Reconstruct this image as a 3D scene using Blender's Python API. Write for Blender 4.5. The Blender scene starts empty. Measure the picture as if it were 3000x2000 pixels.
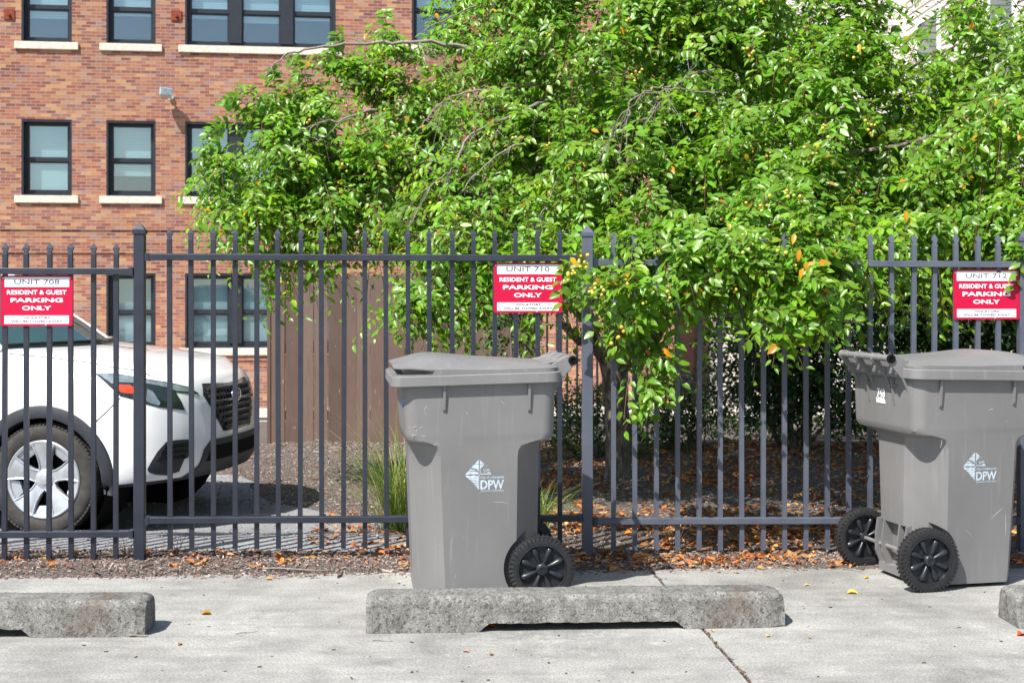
import bpy, bmesh, math, random
import numpy as np
from mathutils import Vector, Matrix, noise
from mathutils.bvhtree import BVHTree

random.seed(7)
RNG = np.random.default_rng(11)
S = bpy.context.scene
COL = S.collection
R = math.radians

# ------------------------------------------------------------------ camera, sky, sun, exposure
CAM_Z = 1.486
cam = bpy.data.cameras.new('camera')
cam_ob = bpy.data.objects.new('camera', cam); COL.objects.link(cam_ob)
cam_ob.location = (0, 0, CAM_Z); cam_ob.rotation_euler = (R(90), 0, 0)
cam.sensor_width = 36; cam.lens = 50; cam.shift_y = -0.053
cam.clip_start = 0.05; cam.clip_end = 2000
cam.dof.use_dof = True; cam.dof.focus_distance = 7.4; cam.dof.aperture_fstop = 6.3
S.camera = cam_ob

SUN_DIR = Vector((0.48, 0.60, -1.0)).normalized()          # the way the light travels
world = bpy.data.worlds.new('World'); S.world = world; world.use_nodes = True
wn = world.node_tree
sky = wn.nodes.new('ShaderNodeTexSky'); sky.sky_type = 'NISHITA'; sky.sun_disc = False
sky.sun_elevation = math.asin(-SUN_DIR.z)
sky.sun_rotation = math.atan2(-SUN_DIR.x, -SUN_DIR.y) % (2 * math.pi)
sky.air_density = 1.0; sky.dust_density = 1.2; sky.ozone_density = 1.0
bg = wn.nodes['Background']; bg.inputs['Strength'].default_value = 0.10
wn.links.new(sky.outputs[0], bg.inputs['Color'])
sun = bpy.data.lights.new('sun', 'SUN'); sun.energy = 5.0; sun.angle = R(0.53); sun.color = (1.0, 0.97, 0.92)
sun_ob = bpy.data.objects.new('sun', sun); COL.objects.link(sun_ob)
sun_ob.location = (-6, -4, 12); sun_ob.rotation_euler = SUN_DIR.to_track_quat('-Z', 'Y').to_euler()
S.view_settings.view_transform = 'Standard'; S.view_settings.look = 'None'
S.view_settings.exposure = 0.82; S.view_settings.gamma = 1.0
S.cycles.max_bounces = 8; S.cycles.transparent_max_bounces = 12
S.cycles.use_denoising = True

F = 3267.0
def at(u, v, Y):
    """measuring aid: the place at depth Y that was read off the photograph at (u, v)"""
    return Vector(((u - 1176) * Y / F, Y, CAM_Z - (v - 659) * Y / F))
def ray(u, v):
    return Vector(((u - 1176) / F, 1.0, -(v - 659) / F)).normalized()

# ------------------------------------------------------------------ mesh helpers
class MB:
    def __init__(self): self.v = []; self.f = []
    def add(self, vs, fs):
        b = len(self.v); self.v += [tuple(p) for p in vs]; self.f += [tuple(b + i for i in f) for f in fs]
    def box(self, lo, hi, M=None):
        x0, y0, z0 = lo; x1, y1, z1 = hi
        vs = [Vector(p) for p in ((x0,y0,z0),(x1,y0,z0),(x1,y1,z0),(x0,y1,z0),(x0,y0,z1),(x1,y0,z1),(x1,y1,z1),(x0,y1,z1))]
        if M is not None: vs = [M @ p for p in vs]
        self.add(vs, [(0,3,2,1),(4,5,6,7),(0,1,5,4),(1,2,6,5),(2,3,7,6),(3,0,4,7)])
    def loft(self, rings, cap0=True, cap1=True, closed=True):
        n = len(rings[0]); vs = [p for r in rings for p in r]; fs = []
        for k in range(len(rings) - 1):
            for i in range(n if closed else n - 1):
                j = (i + 1) % n
                fs.append((k*n+i, k*n+j, (k+1)*n+j, (k+1)*n+i))
        if cap0: fs.append(tuple(range(n - 1, -1, -1)))
        if cap1: fs.append(tuple((len(rings)-1)*n + i for i in range(n)))
        self.add(vs, fs)
    def tube(self, pts, rad, sides=6, cap=True):
        pts = [Vector(p) for p in pts]; n = len(pts)
        if not hasattr(rad, '__len__'): rad = [rad] * n
        t0 = (pts[1] - pts[0]).normalized()
        a = Vector((0, 0, 1)) if abs(t0.z) < .9 else Vector((1, 0, 0))
        s = t0.cross(a).normalized(); rings = []
        for i in range(n):
            t = (pts[min(i+1, n-1)] - pts[max(i-1, 0)])
            t = t.normalized() if t.length > 1e-9 else t0
            s = (s - t * s.dot(t)); s = s.normalized() if s.length > 1e-6 else t.orthogonal().normalized()
            w = t.cross(s)
            rings.append([pts[i] + (s*math.cos(q) + w*math.sin(q)) * rad[i] for q in (2*math.pi*k/sides for k in range(sides))])
        self.loft(rings, cap, cap)
    def lathe(self, prof, axis='y', c=(0,0,0), seg=48, closed=False):
        """prof: (radius, along) pairs turned round the axis"""
        c = Vector(c); rings = []
        for r, a in prof:
            ring = []
            for k in range(seg):
                q = 2*math.pi*k/seg
                if axis == 'y': p = Vector((r*math.cos(q), a, r*math.sin(q)))
                elif axis == 'z': p = Vector((r*math.cos(q), r*math.sin(q), a))
                else: p = Vector((a, r*math.cos(q), r*math.sin(q)))
                ring.append(c + p)
            rings.append(ring)
        if closed: rings.append(rings[0])
        self.loft(rings, not closed, not closed)
    def prism(self, poly, a, b, axis='y'):
        """poly in the two other axes, extruded from a to b"""
        def P(p, t):
            return (p[0], t, p[1]) if axis == 'y' else ((t, p[0], p[1]) if axis == 'x' else (p[0], p[1], t))
        self.loft([[P(p, a) for p in poly], [P(p, b) for p in poly]])
    def mesh(self, name, smooth=None):
        me = bpy.data.meshes.new(name); me.from_pydata([tuple(p) for p in self.v], [], self.f); me.validate()
        bm = bmesh.new(); bm.from_mesh(me); bmesh.ops.recalc_face_normals(bm, faces=bm.faces); bm.to_mesh(me); bm.free()
        if smooth is not None:
            me.polygons.foreach_set('use_smooth', [True] * len(me.polygons)); me.set_sharp_from_angle(angle=R(smooth))
        me.update(); return me
    def build(self, name, mat, parent=None, smooth=None, bevel=0):
        me = self.mesh(name, smooth)
        return obj(name, me, mat, parent, bevel)

def obj(name, me, mat, parent=None, bevel=0):
    o = bpy.data.objects.new(name, me); COL.objects.link(o)
    if mat is not None and not me.materials: me.materials.append(mat)
    if parent is not None: o.parent = parent
    if bevel:
        b = o.modifiers.new('bevel', 'BEVEL'); b.width = bevel; b.segments = 2; b.limit_method = 'ANGLE'; b.angle_limit = R(40)
    return o
def empty(name, loc=(0,0,0), rz=0):
    o = bpy.data.objects.new(name, None); COL.objects.link(o); o.location = loc; o.rotation_euler = (0, 0, rz)
    o.empty_display_size = .1
    return o
def tag(o, label=None, cat=None, group=None, kind=None):
    if label: o['label'] = label
    if cat: o['category'] = cat
    if group: o['group'] = group
    if kind: o['kind'] = kind
    return o
def children(o): return [c for c in bpy.data.objects if c.parent == o]
def copy_tree(o, parent=None):
    c = o.copy(); COL.objects.link(c)
    if parent is not None: c.parent = parent
    for ch in children(o): copy_tree(ch, c)
    return c
def np_mesh(name, V, T, col=None, smooth=True):
    """triangle mesh straight from arrays"""
    me = bpy.data.meshes.new(name)
    me.vertices.add(len(V)); me.vertices.foreach_set('co', np.asarray(V, np.float32).ravel())
    me.loops.add(len(T) * 3); me.loops.foreach_set('vertex_index', np.asarray(T, np.int32).ravel())
    me.polygons.add(len(T)); me.polygons.foreach_set('loop_start', np.arange(0, len(T) * 3, 3, dtype=np.int32))
    me.polygons.foreach_set('use_smooth', np.full(len(T), smooth))
    if col is not None:
        a = me.attributes.new('tint', 'FLOAT_COLOR', 'POINT')
        a.data.foreach_set('color', np.hstack([col, np.ones((len(col), 1))]).astype(np.float32).ravel())
    me.update(calc_edges=True); me.validate()
    return me
def boolean_cut(me, cutters):
    o = bpy.data.objects.new('cut_target', me); COL.objects.link(o); tmp = [o]
    for c in cutters:
        co = bpy.data.objects.new('cutter', c); COL.objects.link(co); tmp.append(co)
        m = o.modifiers.new('b', 'BOOLEAN'); m.operation = 'DIFFERENCE'; m.object = co; m.solver = 'EXACT'
    dg = bpy.context.evaluated_depsgraph_get(); dg.update()
    out = bpy.data.meshes.new_from_object(o.evaluated_get(dg))
    for t in tmp: bpy.data.objects.remove(t)
    return out
def text_geo(s, w, h, bold=0.0):
    """flat letters fitted into a w x h box round the origin, as (verts2d, faces)"""
    cu = bpy.data.curves.new('t', 'FONT'); cu.body = s; cu.offset = bold; cu.resolution_u = 3
    o = bpy.data.objects.new('t', cu); COL.objects.link(o)
    dg = bpy.context.evaluated_depsgraph_get(); dg.update()
    me = bpy.data.meshes.new_from_object(o.evaluated_get(dg))
    vs = [(v.co.x, v.co.y) for v in me.vertices]; fs = [tuple(p.vertices) for p in me.polygons]
    bpy.data.objects.remove(o)
    x0 = min(v[0] for v in vs); x1 = max(v[0] for v in vs); y0 = min(v[1] for v in vs); y1 = max(v[1] for v in vs)
    return [((x-(x0+x1)/2)*w/(x1-x0), (y-(y0+y1)/2)*h/(y1-y0)) for x, y in vs], fs
def smst(a, b, x):
    t = min(1, max(0, (x - a) / (b - a))); return t*t*(3-2*t)

# ------------------------------------------------------------------ material helpers
class NT:
    def __init__(self, name):
        self.m = bpy.data.materials.new(name); self.m.use_nodes = True
        self.t = self.m.node_tree; self.b = self.t.nodes['Principled BSDF']; self.out = self.t.nodes['Material Output']
        self._c = None
    def n(self, typ, **kw):
        nd = self.t.nodes.new(typ)
        for k, v in kw.items():
            if k.startswith('_'): setattr(nd, k[1:], v)
            else: nd.inputs[k.replace('__', ' ')].default_value = v
        return nd
    def l(self, a, b): self.t.links.new(a, b)
    def coord(self, which='Object'):
        if self._c is None: self._c = self.n('ShaderNodeTexCoord')
        return self._c.outputs[which]
    def noise(self, scale, detail=4, rough=.55, vec=None, stretch=None):
        nd = self.n('ShaderNodeTexNoise', Scale=scale, Detail=detail, Roughness=rough)
        v = vec or self.coord()
        if stretch is not None:
            mp = self.n('ShaderNodeMapping', Scale=stretch); self.l(v, mp.inputs[0]); v = mp.outputs[0]
        self.l(v, nd.inputs['Vector']); return nd.outputs[0]
    def voro(self, scale, feature='F1', out=0):
        nd = self.n('ShaderNodeTexVoronoi', Scale=scale, _feature=feature); self.l(self.coord(), nd.inputs['Vector']); return nd.outputs[out]
    def ramp(self, fac, stops, interp='LINEAR'):
        nd = self.n('ShaderNodeValToRGB'); e = nd.color_ramp.elements; nd.color_ramp.interpolation = interp
        while len(e) < len(stops): e.new(.5)
        for el, (p, c) in zip(e, stops):
            el.position = p; el.color = (c, c, c, 1) if not hasattr(c, '__len__') else (*c, 1)
        self.l(fac, nd.inputs[0]); return nd.outputs[0]
    def mix(self, fac, a, b, mode='MIX'):
        nd = self.n('ShaderNodeMix', _data_type='RGBA', _blend_type=mode)
        for s, v in ((0, fac), (6, a), (7, b)):
            if hasattr(v, 'is_output'): self.l(v, nd.inputs[s])
            elif s == 0: nd.inputs[0].default_value = v
            else: nd.inputs[s].default_value = (*v, 1)
        return nd.outputs[2]
    def math(self, op, a, b=0.0):
        nd = self.n('ShaderNodeMath', _operation=op)
        for i, v in enumerate((a, b)):
            if hasattr(v, 'is_output'): self.l(v, nd.inputs[i])
            else: nd.inputs[i].default_value = v
        return nd.outputs[0]
    def bump(self, h, strength=.3, dist=.01, prev=None):
        nd = self.n('ShaderNodeBump', Strength=strength, Distance=dist); self.l(h, nd.inputs['Height'])
        if prev is not None: self.l(prev, nd.inputs['Normal'])
        return nd.outputs[0]
    def done(self, color=None, rough=None, normal=None, spec=None, metal=None):
        for nm, v in (('Base Color', color), ('Roughness', rough), ('Normal', normal), ('Specular IOR Level', spec), ('Metallic', metal)):
            if v is None: continue
            if hasattr(v, 'is_output'): self.l(v, self.b.inputs[nm])
            else: self.b.inputs[nm].default_value = (*v, 1) if hasattr(v, '__len__') else v
        return self.m
def plain(name, col, rough=.5, spec=.5, metal=0, var=.12, scale=30, bump=0.0):
    k = NT(name); nz = k.noise(scale, 5)
    c = k.ramp(nz, [(.3, tuple(x*(1-var) for x in col)), (.7, tuple(min(1, x*(1+var)) for x in col))])
    return k.done(c, rough, k.bump(nz, bump, .004) if bump else None, spec, metal)

def m_concrete():
    k = NT('weathered concrete')
    big = k.noise(.9, 6, .6); mid = k.noise(5, 6, .65); fine = k.noise(95, 4, .8); sp = k.voro(260)
    streak = k.noise(3.0, 5, .6, stretch=(.5, 4, 1))
    c = k.ramp(big, [(.32, (.195, .190, .177)), (.5, (.262, .256, .237)), (.68, (.325, .316, .292))])
    c = k.mix(.55, c, k.ramp(mid, [(.3, .30), (.5, .5), (.7, .66)]), 'OVERLAY')
    c = k.mix(.3, c, k.ramp(streak, [(.35, .36), (.62, .62)]), 'OVERLAY')
    c = k.mix(.65, c, k.ramp(fine, [(.32, .12), (.5, .5), (.68, .88)]), 'OVERLAY')
    spot = k.noise(1.7, 3, .5)
    c = k.mix(k.ramp(spot, [(.60, 0), (.70, .30)]), c, (.20, .195, .185))
    c = k.mix(k.math('MULTIPLY', k.ramp(k.noise(1.3, 6, .75), [(.54, 0), (.66, 1)]), k.ramp(k.noise(24, 4, .7), [(.42, 0), (.6, .5)])), c, (.48, .465, .435))
    c = k.mix(k.ramp(k.noise(11, 5, .7), [(.60, 0), (.72, .45)]), c, (.50, .49, .46))
    pits = k.ramp(sp, [(.06, 1.0), (.14, 0.0)])
    rnd = k.ramp(k.noise(60, 2), [(.55, 0), (.62, 1)])
    c = k.mix(k.math('MULTIPLY', k.math('MULTIPLY', pits, rnd), .6), c, (.16, .14, .12))
    return k.done(c, .88, k.bump(fine, .35, .004, k.bump(mid, .15, .01)), .25)
def m_stop():
    k = NT('rough cast concrete')
    vo = k.voro(110); fine = k.noise(150, 5, .85); mid = k.noise(14, 6, .7); big = k.noise(2.2, 4, .6)
    c = k.ramp(mid, [(.28, (.095, .093, .083)), (.48, (.185, .181, .166)), (.7, (.285, .276, .257))])
    c = k.mix(.95, c, k.ramp(fine, [(.3, .06), (.5, .5), (.7, .95)]), 'OVERLAY')
    c = k.mix(k.ramp(k.noise(75, 4, .7), [(.55, 0), (.66, .75)]), c, (.07, .066, .06))
    c = k.mix(k.math('MULTIPLY', k.ramp(vo, [(.12, .6), (.3, 0)]), k.ramp(k.noise(30, 2), [(.5, 0), (.6, 1)])), c, (.55, .53, .5))
    c = k.mix(k.ramp(big, [(.62, 0), (.72, .55)]), c, (.10, .065, .045))
    pit = k.ramp(k.noise(55, 3, .6), [(.56, 0), (.64, 1)])
    c = k.mix(k.math('MULTIPLY', pit, .55), c, (.06, .057, .05))
    h = k.math('SUBTRACT', k.math('MULTIPLY', fine, .8), k.math('MULTIPLY', pit, .7))
    return k.done(c, .92, k.bump(h, .8, .006), .2)
def m_asphalt():
    k = NT('old asphalt')
    fine = k.noise(140, 3, .7); big = k.noise(1.2, 5); sp = k.voro(110, out=1)
    c = k.ramp(big, [(.3, (.17, .17, .175)), (.7, (.27, .27, .272))])
    c = k.mix(.7, c, k.ramp(fine, [(.25, .15), (.5, .5), (.75, .85)]), 'OVERLAY')
    c = k.mix(.25, c, sp, 'SOFT_LIGHT')
    return k.done(c, .9, k.bump(fine, .5, .006), .25)
def m_soil():
    k = NT('dark mulch soil')
    fine = k.noise(70, 6, .75); big = k.noise(1.6, 5); vo = k.voro(60)
    c = k.ramp(fine, [(.28, (.06, .05, .044)), (.5, (.15, .125, .11)), (.72, (.32, .275, .245))])
    c = k.mix(.4, c, k.ramp(big, [(.3, .38), (.7, .62)]), 'OVERLAY')
    return k.done(c, .95, k.bump(k.math('SUBTRACT', fine, vo), .9, .02), .15)
def m_tint(name, rough=.5, spec=.4, translucent=.25, tmul=(1.4, 1.5, .6)):
    """leaves: each carries its own tint; thin, so some light comes through"""
    k = NT(name)
    at_ = k.n('ShaderNodeAttribute', _attribute_name='tint')
    nz = k.noise(180, 2)
    c = k.mix(.25, at_.outputs[0], k.ramp(nz, [(.3, .4), (.7, .62)]), 'OVERLAY')
    k.done(c, rough, None, spec)
    if translucent:
        tr = k.n('ShaderNodeBsdfTranslucent'); k.l(k.mix(1.0, at_.outputs[0], tmul, 'MULTIPLY'), tr.inputs[0])
        mx = k.n('ShaderNodeMixShader'); mx.inputs[0].default_value = translucent
        k.l(k.b.outputs[0], mx.inputs[1]); k.l(tr.outputs[0], mx.inputs[2]); k.l(mx.outputs[0], k.out.inputs[0])
    return k.m
def m_bark():
    k = NT('fissured grey bark')
    a = k.noise(26, 6, .7, stretch=(1, 1, .22)); b = k.noise(90, 4, .7)
    c = k.ramp(a, [(.32, (.045, .036, .03)), (.5, (.15, .125, .105)), (.68, (.30, .265, .23))])
    c = k.mix(.4, c, k.ramp(b, [(.3, .3), (.7, .7)]), 'OVERLAY')
    return k.done(c, .95, k.bump(a, 1.0, .02), .15)
def m_brick():
    k = NT('mixed red brick')
    mp = k.n('ShaderNodeMapping', Rotation=(R(90), 0, 0)); k.l(k.coord(), mp.inputs[0])
    br = k.n('ShaderNodeTexBrick', Scale=1.0, Mortar__Size=.0065, Mortar__Smooth=.3, Bias=0.0, Brick__Width=.205, Row__Height=.0677)
    br.inputs['Color1'].default_value = (0, 0, 0, 1); br.inputs['Color2'].default_value = (1, 1, 1, 1); br.inputs['Mortar'].default_value = (.5, .5, .5, 1)
    k.l(mp.outputs[0], br.inputs['Vector'])
    c = k.ramp(br.outputs[0], [(0, (.15, .062, .054)), (.15, (.235, .078, .050)), (.30, (.31, .118, .062)), (.44, (.19, .094, .084)),
                               (.58, (.365, .168, .080)), (.72, (.275, .102, .065)), (.86, (.43, .24, .105)), (1, (.25, .155, .145))])
    patch = k.noise(.7, 4); grain = k.noise(60, 4, .7)
    stain = k.noise(1.5, 5, .65, stretch=(2.2, 1, .35))
    c = k.mix(.5, c, k.ramp(patch, [(.3, .36), (.7, .62)]), 'OVERLAY')
    c = k.mix(k.ramp(stain, [(.52, 0), (.75, .45)]), c, (.31, .20, .175))
    c = k.mix(.35, c, k.ramp(grain, [(.3, .35), (.7, .66)]), 'OVERLAY')
    c = k.mix(k.math('MULTIPLY', br.outputs[1], .8), c, (.36, .28, .235))
    return k.done(c, .85, k.bump(br.outputs[1], -.4, .01), .3)
def m_wood():
    k = NT('brown painted boards')
    sx = k.n('ShaderNodeSeparateXYZ'); k.l(k.coord(), sx.inputs[0])
    cell = k.math('FLOOR', k.math('DIVIDE', sx.outputs[0], .1395))
    wn_ = k.n('ShaderNodeTexWhiteNoise', _noise_dimensions='1D'); k.l(cell, wn_.inputs['W'])
    g = k.noise(14, 6, .65, stretch=(3, 3, .35)); big = k.noise(2.2, 4)
    c = k.ramp(wn_.outputs[0], [(0, (.105, .069, .056)), (.5, (.138, .092, .074)), (1, (.168, .114, .093))])
    c = k.mix(.5, c, k.ramp(g, [(.3, .38), (.7, .6)]), 'OVERLAY')
    c = k.mix(.4, c, k.ramp(big, [(.3, .4), (.7, .62)]), 'OVERLAY')
    drip = k.ramp(k.noise(9, 2, .4, stretch=(9, 9, .9)), [(.735, 0), (.755, 1)])
    c = k.mix(k.math('MULTIPLY', drip, .6), c, (.5, .46, .42))
    return k.done(c, .7, k.bump(g, .3, .004), .3)
def m_plastic():
    k = NT('scuffed grey plastic')
    big = k.noise(2.5, 5); s1 = k.noise(4, 5, .65, stretch=(2.2, 2.6, 26)); s2 = k.noise(4, 5, .65, stretch=(17, 21, 5)); fine = k.noise(200, 2)
    c = k.ramp(big, [(.3, (.150, .146, .145)), (.7, (.186, .181, .179))])
    sc = k.math('ADD', k.ramp(s1, [(.70, 0), (.73, 1)]), k.ramp(s2, [(.705, 0), (.735, 1)]))
    c = k.mix(k.math('MULTIPLY', sc, .32), c, (.45, .45, .45))
    drip = k.ramp(k.noise(7, 4, .6, stretch=(5, 5, .35)), [(.56, 0), (.72, .30)])
    c = k.mix(drip, c, (.27, .265, .26))
    dust = k.ramp(k.noise(1.6, 6, .7), [(.45, 0), (.75, .35)])
    c = k.mix(dust, c, (.215, .212, .208))
    r = k.ramp(k.noise(8, 4), [(.3, .36), (.7, .52)])
    return k.done(c, r, k.bump(fine, .06, .002), .5)
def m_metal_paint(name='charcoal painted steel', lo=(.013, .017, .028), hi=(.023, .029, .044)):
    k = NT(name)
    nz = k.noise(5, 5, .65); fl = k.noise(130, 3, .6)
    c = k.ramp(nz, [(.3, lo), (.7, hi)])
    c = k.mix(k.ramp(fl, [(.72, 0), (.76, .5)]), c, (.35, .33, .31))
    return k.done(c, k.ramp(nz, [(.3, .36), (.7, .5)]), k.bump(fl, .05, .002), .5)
def m_glass(name, tint=(.62, .78, .80)):
    k = NT(name); t = k.t
    tr = k.n('ShaderNodeBsdfTransparent'); tr.inputs[0].default_value = (*tint, 1)
    gl = k.n('ShaderNodeBsdfGlossy', Roughness=.02); gl.inputs[0].default_value = (.9, .97, 1, 1)
    lw = k.n('ShaderNodeLayerWeight', Blend=.35)
    f = k.math('ADD', k.math('MULTIPLY', lw.outputs[0], .5), .13)
    mx = k.n('ShaderNodeMixShader'); k.l(f, mx.inputs[0]); k.l(tr.outputs[0], mx.inputs[1]); k.l(gl.outputs[0], mx.inputs[2]); k.l(mx.outputs[0], k.out.inputs[0])
    return k.m
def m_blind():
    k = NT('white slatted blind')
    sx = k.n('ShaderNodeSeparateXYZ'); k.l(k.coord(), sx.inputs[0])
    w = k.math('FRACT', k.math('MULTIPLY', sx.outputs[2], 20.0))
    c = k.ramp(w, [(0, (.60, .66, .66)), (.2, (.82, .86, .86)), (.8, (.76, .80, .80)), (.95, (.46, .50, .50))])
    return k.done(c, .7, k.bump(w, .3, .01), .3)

M = dict(scuff=plain('pale scuffed plastic', (.42, .42, .41), .8, .2),brightened_paint=m_metal_paint('charcoal steel with painted light', (.06, .07, .098), (.10, .112, .145)),  # same charcoal steel; the brighter light at the right is painted into its colour
    concrete=m_concrete(), stop=m_stop(), asphalt=m_asphalt(), soil=m_soil(), bark=m_bark(), brick=m_brick(), wood=m_wood(),
    plastic=m_plastic(), steel_paint=m_metal_paint(), glass=m_glass('window glass', (.84, .93, .94)), blind=m_blind(),
    leaf=m_tint('glossy green leaf', .36, .5, .44), hedge_leaf=m_tint('dark hedge leaf', .45, .4, .15), litter=m_tint('dry fallen leaf', .75, .2, .15, (1.2, .9, .6)),
    chip=m_tint('wood chip', .9, .2, 0), blade=m_tint('grass blade', .5, .3, .25),
    fruit=m_tint('ripening crab apple skin', .3, .5, 0),
    twig=plain('grey twig bark', (.22, .185, .16), .9, .2, var=.3, scale=60),
    shoot=plain('reddish young shoot', (.13, .075, .04), .7, .3, var=.3, scale=50),
    rubber=plain('black rubber', (.018, .018, .019), .6, .4, var=.3, scale=40, bump=.1),
    hub=plain('black moulded plastic', (.017, .019, .023), .33, .5, var=.25, scale=25, bump=.05),
    steel=plain('dull galvanised steel', (.45, .44, .43), .4, .5, .7),
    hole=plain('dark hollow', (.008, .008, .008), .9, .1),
    emblem=plain('pale blue printed ink', (.46, .54, .60), .6, .3, var=.25, scale=40),
    sticker=plain('white torn sticker', (.75, .77, .78), .6, .4, var=.1),
    blue_sticker=plain('blue sticker paper', (.08, .25, .6), .5, .4),
    red=plain('red sign enamel', (.46, .003, .040), .5, .25, var=.06, scale=8),
    ltr=plain('white sign lettering', (.82, .82, .83), .5, .3, var=.03), white=plain('white sign enamel', (.70, .71, .73), .5, .3, var=.03, scale=8),
    ink=plain('dark sign ink', (.06, .055, .075), .5, .4, var=.1),
    ink_faded=plain('sun faded sign ink', (.12, .11, .125), .5, .4, var=.2, scale=60),
    frame=plain('black painted window frame', (.018, .022, .030), .4, .5, var=.2, scale=10),
    limestone=plain('pale limestone', (.60, .55, .46), .85, .3, var=.14, scale=12, bump=.2),
    rust=plain('rusted iron plate', (.22, .05, .025), .85, .3, var=.35, scale=25, bump=.2),
    lamp=plain('grey cast housing', (.42, .44, .46), .45, .5, var=.1),
    room=plain('dim room', (.05, .055, .06), .9, .2),
    sidewalk=plain('pale pavement', (.52, .49, .43), .9, .2, var=.15, scale=4, bump=.1),
    siding=plain('cream clapboard', (.60, .55, .51), .6, .4, var=.06, scale=6),
    trim=plain('white painted trim', (.8, .8, .8), .5, .4, var=.04),
    peach=plain('faded red brick', (.50, .23, .17), .9, .2, var=.25, scale=20),
    carwhite=None)
def m_carpaint(name, col):
    k = NT(name); nz = k.noise(3, 4)
    k.done(k.ramp(nz, [(.3, tuple(c*.96 for c in col)), (.7, col)]), .3, None, .5)
    k.b.inputs['Coat Weight'].default_value = 1.0; k.b.inputs['Coat Roughness'].default_value = .04
    return k.m
M['carwhite'] = m_carpaint('white car paint', (.86, .865, .86))
M['carblue'] = m_carpaint('blue car paint', (.12, .28, .62))
M['cladding'] = plain('dark grey bumper plastic', (.028, .031, .038), .5, .5, var=.2, scale=60, bump=.05)
M['gloss_black'] = plain('gloss black trim', (.009, .010, .012), .12, .5, var=.2)
M['chrome'] = plain('bright chrome', (.75, .76, .78), .12, .5, 1.0, var=.04)
M['silver'] = plain('silver wheel paint', (.50, .52, .55), .3, .5, .55, var=.06)
M['tyre'] = plain('dusty tyre rubber', (.045, .041, .038), .8, .3, var=.35, scale=18, bump=.2)
M['carglass'] = plain('tinted car glass', (.035, .075, .075), .03, .8, var=.2, scale=2)
M['lamp_clear'] = plain('lamp lens', (.22, .27, .29), .06, .8, .3, var=.4, scale=14)
M['lamp_dark'] = plain('dark lamp inside', (.02, .03, .028), .05, .8, var=.4, scale=10)
M['amber'] = plain('orange red reflector', (.75, .06, .02), .2, .6, var=.15, scale=60)

# ------------------------------------------------------------------ the ground
def gz(x, y):
    """height of the ground behind the concrete"""
    if y < 7.2: return -.06
    a = -.06 + .066 * smst(7.2, 7.55, y)
    t = smst(.9, -.5, x) if False else 1 - smst(-.5, .9, x)
    z = a - .062 * t * smst(8.25, 9.1, y)
    far = max(0, y - 14.0)
    z -= min(1.22, .0745 * far) + (1 - t) * .062 * smst(12.5, 15, y)
    z += .02 * noise.noise((x*1.3, y*1.3, 0)) * smst(7.5, 8.2, y) * (1 if y < 30 else 0)
    # a low mound of mulch in front of the board fence
    z += .10 * math.exp(-((x + 1.35)/.9)**2) * smst(10.2, 12.6, y) * (1 - smst(13, 14.5, y)) * .6
    return z
def spaced(a, b, fine_a, fine_b, fs, grow=1.35):
    out = [fine_a]
    while out[-1] < fine_b: out.append(out[-1] + fs)
    s = fs
    while out[-1] < b: s *= grow; out.append(out[-1] + s)
    s = fs; pre = [fine_a]
    while pre[-1] > a: s *= grow; pre.append(pre[-1] - s)
    return pre[:0:-1] + out
xs = spaced(-250, 250, -6, 6, .14); ys = spaced(-60, 600, 7.0, 16, .14)
mb = MB(); nx = len(xs)
mb.add([(x, y, gz(x, y)) for y in ys for x in xs], [(j*nx+i, j*nx+i+1, (j+1)*nx+i+1, (j+1)*nx+i) for j in range(len(ys)-1) for i in range(nx-1)])
tag(mb.build('ground', M['soil'], smooth=60), kind='structure')

def lot_edge(x): return 7.45 + .072*x + .03*noise.noise((x*2.2, 3, 0)) + .018*noise.noise((x*9, 1, 0))
def joint_x(y): return .897 - .078*(y - 5.34)
for side in (-1, 1):
    poly = []
    if side < 0:
        xsd = list(np.arange(-22, joint_x(7.5) - .0075, .05)) + [joint_x(7.5) - .0075]
        poly = [(x, lot_edge(x)) for x in xsd] + [(joint_x(-14) - .0075, -14), (-22, -14)]
    else:
        xsd = [joint_x(7.5) + .0075] + list(np.arange(joint_x(7.5) + .06, 22, .05))
        poly = [(x, lot_edge(x)) for x in xsd] + [(22, -14), (joint_x(-14) + .0075, -14)]
    mb = MB(); n = len(poly)
    mb.add([(x, y, 0) for x, y in poly] + [(x, y, -.12) for x, y in poly], [tuple(range(n))] + [(i, (i+1) % n, n+(i+1) % n, n+i) for i in range(n)])
    tag(mb.build('parking_lot', M['concrete']), kind='structure')
# asphalt drive behind the fence, 4 mm over the soil
def drive_right(y): return -.55 + .25*math.sin((y-8)*1.1) - .55*max(0, y-8.6) if y < 11 else -2.2
rows = []
for y in np.arange(7.99, 11.6, .12):
    x1 = -.62 + .16*math.sin(y*2.3) - .62*max(0, y - 8.7) + .05*noise.noise((y*4, 0, 5))
    x1 = max(x1, -2.6); rows.append([(x, y + .05*noise.noise((x*3, y, 2)) if y < 8.1 else y) for x in np.linspace(-14, x1, 60)])
mb = MB(); nr = len(rows[0])
mb.add([(x, y, gz(x, y) + .006) for r in rows for x, y in r], [(j*nr+i, j*nr+i+1, (j+1)*nr+i+1, (j+1)*nr+i) for j in range(len(rows)-1) for i in range(nr-1)])
tag(mb.build('driveway', M['asphalt'], smooth=60), kind='structure')
# pavement and kerb in front of the brick building
mb = MB()
for (y0, y1, dz) in ((23.0, 24.0, .02), (27.0, 29.8, .03)):
    xx = np.linspace(-25, 14, 60); yy = np.linspace(y0, y1, 6)
    mb.add([(x, y + .14*(x+9.8), gz(x, y + .14*(x+9.8)) + dz) for y in yy for x in xx], [(j*60+i, j*60+i+1, (j+1)*60+i+1, (j+1)*60+i) for j in range(5) for i in range(59)])
tag(mb.build('pavement', M['sidewalk'], smooth=60), kind='structure')

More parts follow.
